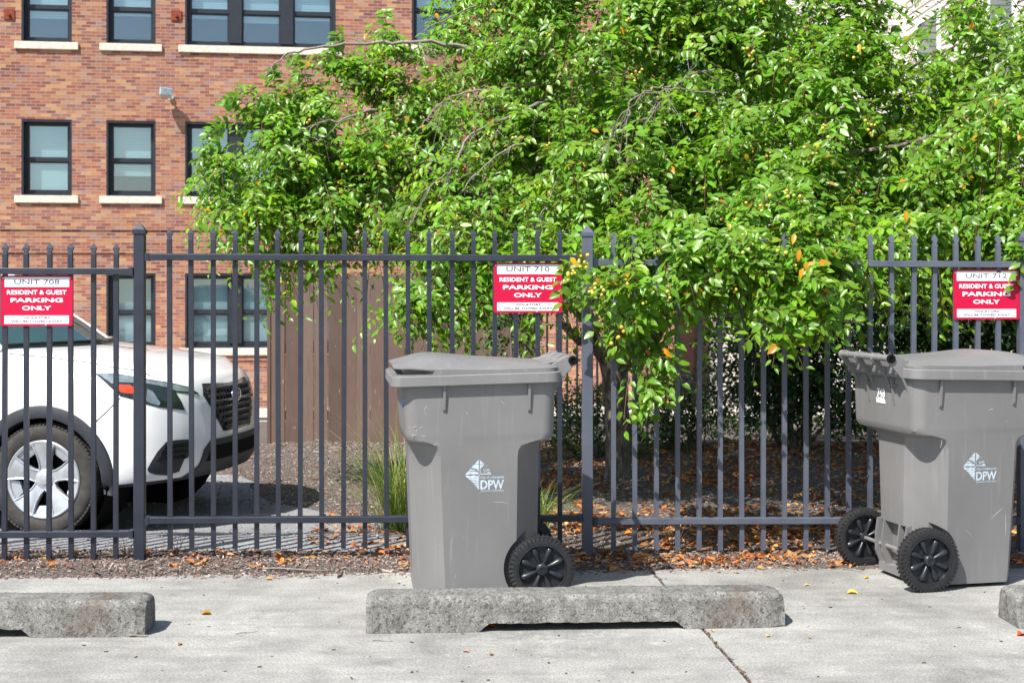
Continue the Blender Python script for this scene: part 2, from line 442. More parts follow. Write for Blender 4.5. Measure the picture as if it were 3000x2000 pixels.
# ------------------------------------------------------------------ leaf builders
LT_V = np.array([(0,0,0),(-.36,.30,.10),(0,.30,-.02),(.36,.30,.10),(-.30,.64,.04),(0,.66,-.07),(.30,.64,.04),(0,1,-.20)], float)
LT_T = np.array([(0,3,2),(0,2,1),(1,2,5),(1,5,4),(2,3,6),(2,6,5),(4,5,7),(5,6,7)])
def leaf_array(P, D, N, L, W, C, tv=LT_V, tt=LT_T, curl=None):
    """many leaves: P base points, D length direction, N upper side, L length, W width, C tint"""
    n = len(P); D = D / np.linalg.norm(D, axis=1, keepdims=True)
    N = N - D * np.sum(N*D, axis=1, keepdims=True); N /= np.maximum(np.linalg.norm(N, axis=1, keepdims=True), 1e-6)
    X = np.cross(D, N)
    k = tv[None, :, :].repeat(n, 0).copy()
    if curl is not None: k[:, :, 2] *= curl[:, None]
    V = P[:, None, :] + (k[:, :, 0:1]*W[:, None, None])*X[:, None, :] + (k[:, :, 1:2]*L[:, None, None])*D[:, None, :] + (k[:, :, 2:3]*L[:, None, None])*N[:, None, :]
    T = tt[None] + (np.arange(n)*len(tv))[:, None, None]
    return V.reshape(-1, 3), T.reshape(-1, 3), np.repeat(C, len(tv), axis=0)
def greens(n, base, var=.25, yellow=.0, ycol=(.55, .28, .02)):
    c = np.array(base)[None]*(1 + RNG.uniform(-var, var, (n, 1)))
    c = c * (1 + RNG.uniform(-.12, .12, (n, 3)))
    y = RNG.random(n) < yellow
    c[y] = np.array(ycol)*(1 + RNG.uniform(-.3, .3, (y.sum(), 1)))
    return np.clip(c, 0, .9)
def unit(n):
    d = RNG.normal(size=(n, 3)); return d / np.linalg.norm(d, axis=1, keepdims=True)

# ------------------------------------------------------------------ metal fence
def fence_y(x): return 7.83 + .044*x
FANG = math.atan(.044)
def FX(u):
    # solve x for a picket read at u
    x = 0
    for _ in range(12): x = (u - 1176)*fence_y(x)/F
    return x
def zf(v, u=1176): return CAM_Z - (v - 659)*fence_y(FX(u))/F
fence = tag(empty('metal_fence', (0, 0, 0)), 'dark metal picket fence with spear tops and a lower left section', 'fence')
def picket_mesh(h):
    a, b = .0125, .0125; mb = MB()
    def sq(z, w, d): return [(-w, -d, z), (w, -d, z), (w, d, z), (-w, d, z)]
    mb.loft([sq(0, a, b), sq(h-.062, a, b), sq(h-.055, .0095, .011), sq(h-.050, .0095, .011), sq(h-.034, .0165, .0085), sq(h-.028, .0165, .008), sq(h, .0012, .0012)])
    return mb.mesh('picket')
def place(o, x, z, dy=0):
    o.location = (x, fence_y(x) + dy, z); o.rotation_euler = (0, 0, FANG); o.parent = fence
def panel(us, ur0, ur1, vtop, vrail, vrail2, vbot, slope, paint='steel_paint'):
    """us: where the pickets stand"""
    x0, x1 = FX(ur0), FX(ur1); um = (ur0+ur1)/2
    zt, zb = zf(vtop, um), zf(vbot, um)
    me = picket_mesh(zt - zb)
    for i, u in enumerate(us):
        p = obj('picket', me, M[paint]); x = FX(u)
        place(p, x, zb + slope*(x - (x0+x1)/2)); p.rotation_euler = (R(random.uniform(-.15, .15)), R(random.uniform(-.22, .22)), FANG)
    for nm, v in (('top_rail', vrail), ('bottom_rail', vrail2)):
        mb = MB(); L = (x1-x0)/math.cos(FANG); h = .0175
        mb.box((-L/2, -.034, -h), (L/2, .013, h))
        o = mb.build(nm, M[paint], fence, bevel=.003); xm = (x0+x1)/2
        place(o, xm, zf(v, um)); o.rotation_euler = (0, -math.atan(slope), FANG)
        # bracket ends on the rail
        for sx in (-1, 1):
            mb = MB(); mb.box((sx*(L/2) - .022*(sx > 0) - .0*(sx < 0), -.0375, -h-.004), (sx*(L/2) + .022*(sx < 0), .0165, h+.004))
            br = mb.build('bracket', M['steel_paint'], o)
panel([391 + 49.72*i for i in range(19)], 335, 1336, 525, 591.5, 1190.5, 1258, -.002)
panel([1409 + 49.1*i for i in range(19)], 1362, 2338, 535, 605, 1193.5, 1261, -.004, 'brightened_paint')  # right panel's brighter lighting is put into its paint colour
panel([266 - 51.2*i for i in range(10)], -250, 308, 557, 622.5, 1225.5, 1285, -.001)
post_me = None
for u, vt, vb in ((321, 513, 1292), (1349, 519, 1277), (2351, 530, 1280), (-262, 545, 1310)):
    x = FX(u); zt = zf(vt, u); zb = -.06
    mb = MB(); mb.box((-.029, -.029, 0), (.029, .029, zt - .05 - zb))
    o = mb.build('post', M['brightened_paint' if u > 1300 else 'steel_paint'], bevel=.003); place(o, x, zb)
    mb = MB(); hh = zt - .05 - zb
    def sq(z, w): return [(-w, -w, z), (w, -w, z), (w, w, z), (-w, w, z)]
    mb.loft([sq(hh-.006, .0345), sq(hh+.014, .0345), sq(hh+.018, .030), sq(hh+.046, .008), sq(hh+.05, .003)])
    mb.build('post_cap', M['brightened_paint' if u > 1300 else 'steel_paint'], o)

# ------------------------------------------------------------------ parking signs
def sign(u0, u1, v0, v1, unit_text, faded, label):
    uc = (u0+u1)/2; x = FX(uc); w = (u1-u0)*fence_y(x)/F; h = (v1-v0)*fence_y(x)/F
    z = CAM_Z - ((v0+v1)/2 - 659)*fence_y(x)/F
    r = tag(empty('parking_sign', (x, fence_y(x) - .0145, z), FANG), label, 'sign', 'parking signs on the metal fence')
    r.rotation_euler = (R(-1.0), 0, FANG)
    def rr(w, h, rad, n=6):
        pts = []
        for cx, cy, a0 in ((w/2-rad, h/2-rad, 0), (-w/2+rad, h/2-rad, 90), (-w/2+rad, -h/2+rad, 180), (w/2-rad, -h/2+rad, 270)):
            pts += [(cx + rad*math.cos(R(a0+90*k/n)), cy + rad*math.sin(R(a0+90*k/n))) for k in range(n+1)]
        return pts
    mb = MB(); mb.prism(rr(w, h, .011), -.002, .001); mb.build('panel', M['red'], r)
    for (yc, hh) in ((h*.3675, h*.195), (-h*.375, h*.165)):
        mb = MB(); mb.prism([(a, b+yc) for a, b in rr(w*.90, hh, .002, 2)], -.0027, -.0019); mb.build('label_strip', M['white'], r)
    def letters(s, ww, hh, yc, bold, mat, nm='lettering'):
        vs, fs = text_geo(s, ww, hh, bold); mb = MB()
        mb.add([(a, -.0033, b+yc) for a, b in vs], fs); b0 = len(vs)
        mb.build(nm, mat, r)
    letters(unit_text, w*.63, h*.092, h*.372, .004, M['ink'])
    letters('RESIDENT & GUEST', w*.83, h*.088, h*.165, .022, M['ltr'])
    letters('PARKING', w*.73, h*.085, h*.01, .03, M['ltr'])
    letters('ONLY', w*.41, h*.085, -h*.145, .03, M['ltr'])
    letters('VIOLATORS', w*.37, h*.046, -h*.335, .022, M['ink_faded'] if faded else M['ink'])
    letters('WILL BE TOWED AWAY', w*.72, h*.046, -h*.408, .022, M['ink_faded'] if faded else M['ink'])
    for sx, sz in ((-w*.47, h*.44), (w*.46, h*.44), (w*.13, -h*.475)):
        mb = MB(); mb.lathe([(.0045, -.0045), (.0055, -.003), (.0055, -.0019)], 'y', (sx, 0, sz), 12); mb.build('screw', M['steel'], r)
sign(5.5, 168, 632, 748, 'UNIT 708', True, 'red parking sign reading UNIT 708 on the lower fence section')
sign(1134, 1291, 603, 718, 'UNIT 710', False, 'red parking sign reading UNIT 710, partly covered by leaves')
sign(2187, 2340, 618.5, 733, 'UNIT 712', False, 'red parking sign reading UNIT 712 above the cart with the torn sticker')

# ------------------------------------------------------------------ wheel stops
def make_stop(L, notches, loc, rz, label, seed, chip=None):
    """L long along x; notches: (x0, x1) drainage gaps cut from below; chip: ends knocked round"""
    W, H = .245, .148; nx = int(L/.012)
    prof = []   # yz profile from front bottom round to back bottom
    def seg(a, b, n): return [(a[0]+(b[0]-a[0])*k/n, a[1]+(b[1]-a[1])*k/n) for k in range(n)]
    A, B, C_, D_ = (-W/2, 0), (-W/2+.02, H-.022), (-W/2+.042, H), (W/2-.042, H)
    E, G = (W/2-.02, H-.022), (W/2, 0)
    prof = seg(A, B, 12) + seg(B, C_, 3) + seg(C_, D_, 12) + seg(D_, E, 3) + seg(E, G, 12) + [G]
    n = len(prof); rings = []
    def floor_z(x):
        z = 0
        for a, b in notches:
            z = max(z, .036*min(1, max(0, min((x-a)/.045, (b-x)/.045))))
        return z
    for i in range(nx+1):
        x = -L/2 + L*i/nx; e = min(x + L/2, L/2 - x); rnd = max(0, 1 - e/.04)
        ring = []; fz = floor_z(x)
        for (y, z) in prof:
            yy, zz = y, max(z, fz + .004*noise.noise((x*30, y*30, seed)) if fz > 0 else 0)
            k = .035*rnd**2.2
            yy *= 1 - k*2.0; zz -= max(0, zz-.06)*k*4
            q = Vector((x*9, yy*9, zz*9 + seed)); d = .004*noise.noise(q) + .0010*noise.noise(q*5) + .0014*noise.noise(q*13) + .0018*noise.noise(q*31)
            if chip:
                for (cx, cr, cd) in chip:
                    t = max(0, 1 - abs(x-cx)/cr); d -= cd*t*(.35 + .9*abs(noise.noise(q*2.2)))
            nrm = Vector((0, yy/W*1.4, (zz-.05)/H*.8)).normalized()
            p = Vector((x + .004*noise.noise(q*3+Vector((5, 0, 0)))*(1 if 0 < i < nx else .4), yy, zz)) + nrm*d
            if p.z < 0.001: p.z = 0.001
            ring.append(p)
        rings.append(ring)
    mb = MB(); mb.loft(rings)
    # the last ring is drawn in a little so the ends are not knife sharp
    o = mb.build('wheel_stop', M['stop'], smooth=55); o.location = loc; o.rotation_euler = (0, 0, rz)
    return tag(o, label, 'wheel stop', 'concrete wheel stops')
a = at(840, 1455, 6.10); b = at(1806, 1440, 6.216); dv = Vector((b.x-a.x, b.y-a.y, 0)); L0 = dv.length; dv.normalize()
nrm = Vector((-dv.y, dv.x, 0)); c0 = (Vector((a.x, a.y, 0)) + Vector((b.x, b.y, 0)))/2 + nrm*.1225; rz0 = math.atan2(dv.y, dv.x)
make_stop(L0, [(-.43, .47)], c0, rz0, 'whole concrete wheel stop in the middle with a gap beneath', 1.0, [(L0/2-.01, .07, .022), (-L0/2, .03, .012)])
make_stop(1.83, [(-.5, .44)], Vector((-1.57-.915*math.cos(.03), 6.05-.03*.915, 0)) + Vector((0, .1225, 0)), .03, 'concrete wheel stop at the left with a brown stained end', 5.0, [(.915, .04, .010)])
make_stop(1.83, [(-.5, .5)], Vector((2.20+.915, 6.19+.05, 0)) + Vector((.0, .1225, 0)), .055, 'concrete wheel stop at the right edge in front of the stickered cart', 9.0, [(-.915, .03, .006)])

# ------------------------------------------------------------------ trash carts
def cart_ring(z, x0, x1, hy, cxr, cxf, cy, rnd, m=7, sh=0.0):
    pts = []
    for sx, sy in ((1, 1), (-1, 1), (-1, -1), (1, -1)):
        X = x1 if sx > 0 else x0; cx = cxf if sx > 0 else cxr
        arr = []
        for k in range(m):
            t = k/(m-1)
            l = (X - sx*cx*t, sy*(hy - cy*(1-t)))
            q = t*math.pi/2
            a = (X - sx*cx*(1-math.cos(q)), sy*(hy - cy + cy*math.sin(q)))
            arr.append((l[0]*(1-rnd)+a[0]*rnd, l[1]*(1-rnd)+a[1]*rnd))
        if sx*sy < 0: arr.reverse()
        pts += arr
    return [Vector((x, y, z - sh*(x + .4))) for x, y in pts]
SH = .024
def emblem_geo(mb, side):
    """printed city works emblem, 0.187 wide, in the plane of the side panel; side +1: on +y, -1: on -y"""
    def put(vs, fs, lift=.0012):
        out = []
        for a, b in vs:
            z = .601 + b; y = (.300 + .047*(z-.02))*1.0 + lift
            out.append((-.029*1 - a, y, z) if side > 0 else (-.029 + a, -y, z))
        mb.add(out, [tuple(reversed(f)) for f in fs] if side > 0 else fs)
    U = .0455
    cx, cy = -.018, .0
    def quad(*p): put([(cx + a*U*1.0, cy + b*U) for a, b in p], [tuple(range(len(p)))])
    # upper left: two sky bands with a cut out road sweep
    quad((-.06, 1.6), (-.06, 1.15), (-.5, 1.12), )
    quad((-.06, 1.09), (-.06, .35), (-.25, .62), (-.85, .78), (-.56, 1.07))
    quad((-.98, .66), (-.50, .52), (-.36, .44), (-.38, .40), (-1.05, .5))
    quad((-1.08, .46), (-.62, .34), (-.12, .30), (-.05, .10), (-1.48, .06))
    # upper right: broken skyline
    quad((.06, 1.55), (.55, 1.12), (.06, 1.12)); quad((.06, 1.07), (.5, 1.07), (.38, .9), (.1, .62), (.06, .62))
    quad((.6, 1.08), (.64, 1.08), (.82, .9), (.78, .9)); quad((.06, .56), (.12, .56), (.12, .1), (.06, .1))
    for k, x in enumerate((.45, .62, .8, .9, 1.0)): quad((x, .62), (x+.05, .62), (x+.05, .5-.1*(k == 0)), (x, .5-.1*(k == 0)))
    quad((.42, .46), (1.1, .46), (1.1, .41), (.42, .41)); quad((.56, .4), (.61, .4), (.61, .22), (.56, .22))
    quad((.14, .16), (1.2, .16), (1.28, .06), (.14, .06)); quad((.85, .28), (1.12, .28), (1.2, .18), (.85, .18))
    # lower left: wavy water bands
    def edge(b): return -1.5*(1 - (-b)/1.45)
    n = 5
    for k in range(n):
        b0 = -.06 - k*.262; b1 = b0 - .225
        top = []; bot = []
        for i in range(13):
            t = i/12; xa = edge(b0)*(1-t) - .06*t; xb = edge(b1)*(1-t) - .06*t
            top.append((xa, b0 + .045*math.sin(t*12.5 + k))); bot.append((xb, b1 + .045*math.sin(t*12.5 + k)))
        vs = [(cx+a*U, cy+b*U) for a, b in top + bot]
        put(vs, [(i, 13+i, 14+i, i+1) for i in range(12)])
    quad((-.16, -1.36), (-.06, -1.38), (-.06, -1.55))
    for k in range(7): quad((-.03, -.1-.2*k), (.03, -.1-.2*k), (.03, -.2-.2*k), (-.03, -.2-.2*k))
    star = [(.11*(1 if i % 2 == 0 else .45)*math.sin(i*math.pi/5), .11*(1 if i % 2 == 0 else .45)*math.cos(i*math.pi/5)) for i in range(10)]
    quad(*star)
    for s, w, h, yc, bo in (('City of Indianapolis', .112, .016, -.0125, .012), ('DPW', .112, .044, -.0465, .028), ('Department of Public Works', .112, .0105, -.0762, .01)):
        vs, fs = text_geo(s, w, h, bo); put([(a + .0445, b + yc) for a, b in vs], fs)

def cart_wheel(parent, sy):
    w = empty('wheel', (-.308, sy*.331, .153)); w.parent = parent
    mb = MB()
    prof = [(.121, -.027), (.142, -.029), (.150, -.025), (.1535, -.012), (.1535, .012), (.150, .025), (.142, .029), (.121, .027)]
    mb.lathe(prof, 'y', seg=64, closed=True)
    for k in range(46):
        q = 2*math.pi*k/46
        for s in (-1, 1):
            Mx = Matrix.Rotation(q + (.035 if s > 0 else 0), 4, 'Y') @ Matrix.Translation((.1475, s*.0195, 0)) @ Matrix.Rotation(s*.25, 4, 'X')
            mb.box((-.010, -.0095, -.0055), (.0085, .0105, .0055), Mx)
    mb.build('tyre', M['rubber'], w, smooth=35)
    mb = MB()
    mb.lathe([(0, -.026), (.022, -.026), (.03, -.004), (.108, -.006), (.113, -.024), (.123, -.024), (.123, .024), (.113, .026), (.110, .006), (.03, .004), (.028, .026), (.022, .031), (.012, .031), (.011, .028), (.0, .028)] if sy > 0 else
             [(0, .026), (.022, .026), (.03, .004), (.108, .006), (.113, .024), (.123, .024), (.123, -.024), (.113, -.026), (.110, -.006), (.03, -.004), (.028, -.026), (.022, -.031), (.012, -.031), (.011, -.028), (.0, -.028)], 'y', seg=56)
    for k in range(16):
        sp = sy if k < 8 else -sy
        q = 2*math.pi*(k+.5)/8; rings = []
        for r_, w_, h_ in ((.024, .006, .010), (.035, .0085, .015), (.06, .0125, .019), (.085, .016, .021), (.100, .0165, .019), (.109, .012, .012), (.113, .004, .006)):
            ring = []
            for i in range(10):
                a_ = 2*math.pi*i/10
                p = Vector((r_, sp*(.004 + max(0, h_*math.sin(a_)) - (.004 if math.sin(a_) < 0 else 0)), w_*math.cos(a_)))
                ring.append(Matrix.Rotation(q, 3, 'Y') @ p)
            rings.append(ring)
        mb.loft(rings)
    mb.build('hub', M['hub'], w, smooth=50)
    return w

def make_cart(loc, rz, label, side, sticker):
    root = tag(empty('trash_cart', loc, rz), label, 'trash cart', 'grey wheeled trash carts')
    # body
    CH = dict(cxr=.13, cxf=.14, cy=.2)
    lv = []
    for z, x0, x1, hy in ((.02, -.316, .284, .300), (.08, -.318, .288, .3035), (.30, -.3205, .297, .3135), (.55, -.3225, .307, .3255), (.68, -.323, .311, .3315)):
        lv.append(cart_ring(z, x0, x1, hy, rnd=.06, **CH))
    lv.append(cart_ring(.715, -.324, .313, .333, .128, .138, .195, .12))
    lv.append(cart_ring(.738, -.330, .316, .334, .120, .130, .18, .3))
    lv.append(cart_ring(.752, -.348, .323, .335, .098, .108, .135, .7))
    lv.append(cart_ring(.763, -.366, .330, .3355, .075, .08, .09, 1))
    lv.append(cart_ring(.780, -.373, .334, .336, .066, .066, .066, 1))
    lv.append(cart_ring(.80, -.3745, .336, .3365, .064, .064, .064, 1))
    lv.append(cart_ring(1.036, -.379, .350, .345, .062, .062, .062, 1, sh=SH))
    lv.append(cart_ring(1.037, -.400, .400, .372, .07, .05, .06, 1, sh=SH))
    lv.append(cart_ring(1.041, -.403, .404, .375, .07, .05, .06, 1, sh=SH))
    lv.append(cart_ring(1.083, -.403, .404, .373, .07, .05, .06, 1, sh=SH))
    lv.append(cart_ring(1.088, -.398, .399, .368, .07, .05, .06, 1, sh=SH))
    lv.append(cart_ring(1.088, -.37, .37, .335, .06, .05, .05, 1, sh=SH))
    mb = MB(); mb.loft(lv); me = mb.mesh('body')
    cuts = []
    for s in (-1, 1):
        c = MB(); c.lathe([(.178, .232), (.178, .6)] if s > 0 else [(.178, -.6), (.178, -.232)], 'y', (-.308, 0, .153), 48); cuts.append(c.mesh('c'))
    c = MB(); c.box((-.6, -.15, -.1), (-.275, .15, .285)); cuts.append(c.mesh('c'))
    me = boolean_cut(me, cuts)
    me.polygons.foreach_set('use_smooth', [True]*len(me.polygons)); me.set_sharp_from_angle(angle=R(28))
    obj('body', me, M['plastic'], root)
    # stiffening ribs under the rim
    for sy in (-1, 1):
        for xr, z0 in ((.155, .900), (-.247, .895)):
            mb = MB(); y0 = .337
            mb.loft([[(xr-.005, sy*(y0-.004), z0), (xr+.005, sy*(y0-.004), z0), (xr+.005, sy*(y0+.004), z0), (xr-.005, sy*(y0+.004), z0)],
                     [(xr-.005, sy*(y0-.004), z0+.02), (xr+.005, sy*(y0-.004), z0+.02), (xr+.005, sy*(y0+.014), z0+.012), (xr-.005, sy*(y0+.014), z0+.012)],
                     [(xr-.006, sy*y0, 1.03), (xr+.006, sy*y0, 1.03), (xr+.006, sy*(y0+.024), 1.03), (xr-.006, sy*(y0+.024), 1.03)]])
            mb.build('rib', M['plastic'], root)
    for yr in (-.13, .13):
        mb = MB(); mb.loft([[(-.372, yr-.005, .90), (-.372, yr+.005, .90), (-.380, yr+.005, .90), (-.380, yr-.005, .90)],
                            [(-.372, yr-.006, 1.03), (-.372, yr+.006, 1.03), (-.402, yr+.006, 1.03), (-.402, yr-.006, 1.03)]])
        mb.box((-.392, yr-.035, .992), (-.376, yr+.035, .997)); mb.build('rib', M['plastic'], root)
    # lid: domed, with a lifted front lip over recessed corners
    prof = [(-.392, 1.112), (-.36, 1.121), (-.30, 1.126), (-.2, 1.134), (-.1, 1.142), (0, 1.150), (.1, 1.161), (.18, 1.170), (.24, 1.168), (.29, 1.158), (.34, 1.142), (.38, 1.134), (.392, 1.129)]
    pxs = [p[0] for p in prof]; pzs = [p[1] + .010*(p[0]+.4) for p in prof]
    def crown(x): return float(np.interp(x, pxs, pzs))
    nX, nY = 34, 26; hyL = .352; gx = np.linspace(-.392, .392, nX); gy = np.linspace(-1, 1, nY)
    V = []; Fc = []
    def halfw(x):
        e = min(x + .392, .392 - x); r = .06
        return hyL - (r - math.sqrt(max(0, r*r - (r-min(e, r))**2)))
    def edgez(x): return 1.106 + .022*smst(.18, .36, x) + .008*smst(-.1, .2, x)*(1-smst(.2, .36, x))
    for x in gx:
        for t in gy:
            a_ = abs(t); s_ = 1 - a_**4.5
            z = edgez(x) + (crown(x) - edgez(x))*s_ - .004*math.exp(-((a_-.80)/.05)**2)*(1-smst(.25, .35, x))
            V.append((x, t*halfw(x), z - SH*(x+.4)))
    for i in range(nX-1):
        for j in range(nY-1): Fc.append((i*nY+j, i*nY+j+1, (i+1)*nY+j+1, (i+1)*nY+j))
    border = [i*nY for i in range(nX)] + [(nX-1)*nY+j for j in range(1, nY)] + [i*nY+nY-1 for i in range(nX-2, -1, -1)] + [j for j in range(nY-2, 0, -1)]
    mb = MB(); mb.add(V, Fc)
    def skirt(b0, dz_abs=None, dz=0, inset=0):
        out = []
        for p in b0:
            x, y, z = p; ins = inset*smst(.20, .25, x)
            ry = y*(1 - ins/.352); rx = min(x, .392 - ins*1.0) if ins > 0 else x
            zz = (dz_abs - SH*(rx+.4)) if dz_abs is not None else z + dz
            out.append((rx, ry, zz))
        return out
    b0 = [V[i] for i in border]; b1 = skirt(b0, dz=-.007); b2 = skirt(b1, dz=-.002, inset=.05); b3 = [(x, y, 1.094 - SH*(x+.4)) for x, y, z in b2]; b4 = [(max(-.39, min(.392, x*1.0)), y, 1.093 - SH*(x+.4)) for (x, y, z) in b0]; b5 = [(x, y, 1.0885 - SH*(x+.4)) for x, y, z in b4]
    mb.loft([[Vector(p) for p in b] for b in (b0, b1, b2, b3, b4, b5)], False, True)
    me = mb.mesh('lid'); bm = bmesh.new(); bm.from_mesh(me); bmesh.ops.remove_doubles(bm, verts=bm.verts, dist=.0004); bmesh.ops.recalc_face_normals(bm, faces=bm.faces); bm.to_mesh(me); bm.free()
    me.polygons.foreach_set('use_smooth', [True]*len(me.polygons)); me.set_sharp_from_angle(angle=R(40))
    lid = obj('lid', me, M['plastic'], root)
    mb = MB()   # lid hinge straps reaching the handle bar
    for yc in (-.205, -.14, -.035, .035, .14, .205):
        prof2 = [(-.34, 1.123), (-.38, 1.130), (-.42, 1.141), (-.45, 1.151), (-.468, 1.1535), (-.486, 1.142), (-.486, 1.134), (-.466, 1.138), (-.42, 1.126), (-.34, 1.112)]
        mb.prism(prof2, yc-.017, yc+.017)
    mb.build('hinge_strap', M['plastic'], lid, bevel=.004)
    # handle
    mb = MB(); mb.tube([(-.470, -.262, 1.135), (-.470, .262, 1.135)], .0155, 18)
    hd = mb.build('handle', M['plastic'], root, smooth=50)
    for s in (-1, 1):
        mb = MB(); mb.lathe([(.0225, s*.262), (.0225, s*.272), (.018, s*.274), (.012, s*.274), (.012, s*.268), (0, s*.268)], 'y', (-.470, 0, 1.135), 20); mb.build('handle_end', M['hole'], hd, smooth=40)
    for yc in (-.256, -.088, .088, .256):
        mb = MB(); mb.prism([(-.490, 1.142), (-.476, 1.157), (-.44, 1.155), (-.37, 1.118), (-.37, 1.045), (-.376, .965), (-.384, .985), (-.405, 1.03), (-.488, 1.124)], yc-.008, yc+.008)
        mb.build('handle_arm', M['plastic'], root, bevel=.003)
    # axle and the fins that carry it
    mb = MB(); mb.tube([(-.308, -.33, .153), (-.308, .33, .153)], .0105, 14); mb.build('axle', M['steel'], root, smooth=50)
    mb = MB()
    for yc in (-.149, -.08, .08, .149):
        mb.prism([(-.27, .30), (-.323, .285), (-.335, .20), (-.335, .12), (-.31, .06), (-.27, .05)], yc-.006, yc+.006)
    mb.box((-.315, -.15, .02), (-.27, .15, .06)); mb.build('axle_bracket', M['plastic'], root)
    for s in (-1, 1): cart_wheel(root, s)
    mb = MB(); emblem_geo(mb, side); obj('emblem', mb.mesh('emblem'), M['emblem'], root)
    mb = MB()
    marks = [(.235,.93,.25,.90),(.25,.90,.232,.885),(.30,.83,.275,.826),(.27,.82,.255,.832),(.31,.79,.285,.792),(.265,.79,.24,.783),(.205,.745,.175,.751),(.175,.66,.05,.668),(-.20,.66,-.10,.652),(-.195,.66,-.205,.60),(-.11,.95,-.13,.935),(.05,.90,.045,.885),(.12,.20,.115,.31),(-.08,.47,-.16,.462)] if sticker == 'blue' else [(.05,.34,.11,.39),(.13,.25,.128,.36),(.17,.20,.15,.24),(-.05,.25,-.10,.29),(.02,.88,.05,.882),(-.24,.70,-.235,.74)]
    for xa_, za_, xb_, zb_ in marks:
        def onp(x, z):
            z2_ = z
            yb_ = .300 + .047*(z2_-.02) if z2_ < .70 else .3365 + (z2_-.80)*.036
            return Vector((x, side*(yb_ + .0002), z2_))
        if za_ < .70 and not (-.19 < xa_ < .165): continue
        mb.tube([onp(xa_, za_), onp((xa_+xb_)/2 + .003, (za_+zb_)/2 + .004), onp(xb_, zb_)], [.0006, .0011, .0005], 4)
    obj('scratch', mb.mesh('scratch'), M['scuff'], root)
    if sticker == 'white':
        mb = MB()
        pts = [(-.060, .0), (-.05, .022), (-.035, .030), (-.03, .018), (-.015, .034), (.0, .020), (.012, .032), (.02, .016), (.034, .028), (.032, .0)]
        mb.prism([(y + .02, .895 + z) for y, z in pts], -.3795, -.3782, 'x'); vs_, fs_ = text_geo('748', .082, .048, .03); mb.add([(-.3805, .004 - a, .947 + b) for a, b in vs_], fs_)
        mb.build('torn_sticker', M['sticker'], root)
    else:
        mb = MB(); mb.prism([(.27, .97), (.285, .965), (.288, .93), (.272, .915), (.262, .94)], .3445, .3490, 'x'); mb.build('blue_sticker', M['blue_sticker'], root)
    return root
th = R(187.4)
near = at(1246, 1382, 6.715)                                 # foot of the near wheel
fw = Vector((math.cos(th), math.sin(th), 0)); lf = Vector((-math.sin(th), math.cos(th), 0))
make_cart(Vector((near.x, near.y, 0)) + fw*.308 - lf*.36, th, 'grey wheeled trash cart by the middle fence post, behind the whole wheel stop', 1, 'blue')
th = R(13.5)
near = at(2138, 1360, 6.925)
fw = Vector((math.cos(th), math.sin(th), 0)); lf = Vector((-math.sin(th), math.cos(th), 0))
make_cart(Vector((near.x, near.y, 0)) + fw*.308 + lf*.36, th, 'grey wheeled trash cart at the right with a torn white sticker on its back', -1, 'white')

# ------------------------------------------------------------------ brick building
BX, BY, BS = -9.83, 30.0, .14
BA = math.atan(BS)
def bl(u, v):
    """(u, v) read on the photograph -> place on the facade (along, up)"""
    Y = (BY - BS*BX) / (1 - BS*(u - 1176)/F); X = (u - 1176)*Y/F
    return (X - BX)/math.cos(BA), CAM_Z - (v - 659)*Y/F
bld = tag(empty('brick_building', (BX, BY, 0), BA), 'mottled red brick apartment building with black framed windows and pale sills', 'building')
wins = []
cols = [('single', 49, 165, 0), ('single', 244, 357.5, 0), ('triple', 425, 771, 0), ('single', 946, 1060, 0)]
rows_v = [(-72, 101), (277, 450.5), (627, 800)]
for kind, u0, u1, _ in cols:
    for (v0, v1) in rows_v:
        um = 300
        xa = bl(u0, 400)[0]; xb = bl(u1, 400)[0]; zt = bl(um, v0)[1]; zb = bl(um, v1)[1]
        if u0 == 946 and v0 < 0: zt += .15; zb += .15
        wins.append((kind, xa, xb, zb, zt))
xbk = sorted({-7.0, 13.6} | {w[1] for w in wins} | {w[2] for w in wins})
zbk = sorted({-1.5, 11.5} | {round(w[3], 5) for w in wins} | {round(w[4], 5) for w in wins})
DEP = .16
mb = MB()
for i in range(len(xbk)-1):
    for j in range(len(zbk)-1):
        xm, zm = (xbk[i]+xbk[i+1])/2, (zbk[j]+zbk[j+1])/2
        if any(w[1] < xm < w[2] and w[3] < zm < w[4] for w in wins): continue
        mb.add([(xbk[i], 0, zbk[j]), (xbk[i+1], 0, zbk[j]), (xbk[i+1], 0, zbk[j+1]), (xbk[i], 0, zbk[j+1])], [(0, 1, 2, 3)])
for k, xa, xb, zb, zt in wins:
    for p, q in (((xa, zb), (xa, zt)), ((xa, zt), (xb, zt)), ((xb, zt), (xb, zb)), ((xb, zb), (xa, zb))):
        mb.add([(p[0], 0, p[1]), (q[0], 0, q[1]), (q[0], .4, q[1]), (p[0], .4, p[1])], [(0, 1, 2, 3)])
# side walls, back and roof
for p, q in (((-7, 0), (-7, 9)), ((13.6, 0), (13.6, 9)), ((-7, 9), (13.6, 9))):
    mb.add([(p[0], p[1], -1.5), (q[0], q[1], -1.5), (q[0], q[1], 11.5), (p[0], p[1], 11.5)], [(0, 1, 2, 3)])
me = mb.mesh('wall'); obj('wall', me, M['brick'], bld)
mb = MB(); mb.box((-7.1, -.05, 11.5), (13.7, 9.1, 11.8)); mb.build('roof', M['limestone'], bld)
mb = MB(); mb.box((-6.9, .75, -1.4), (13.5, .8, 11.4)); mb.build('room_backing', M['room'], bld)
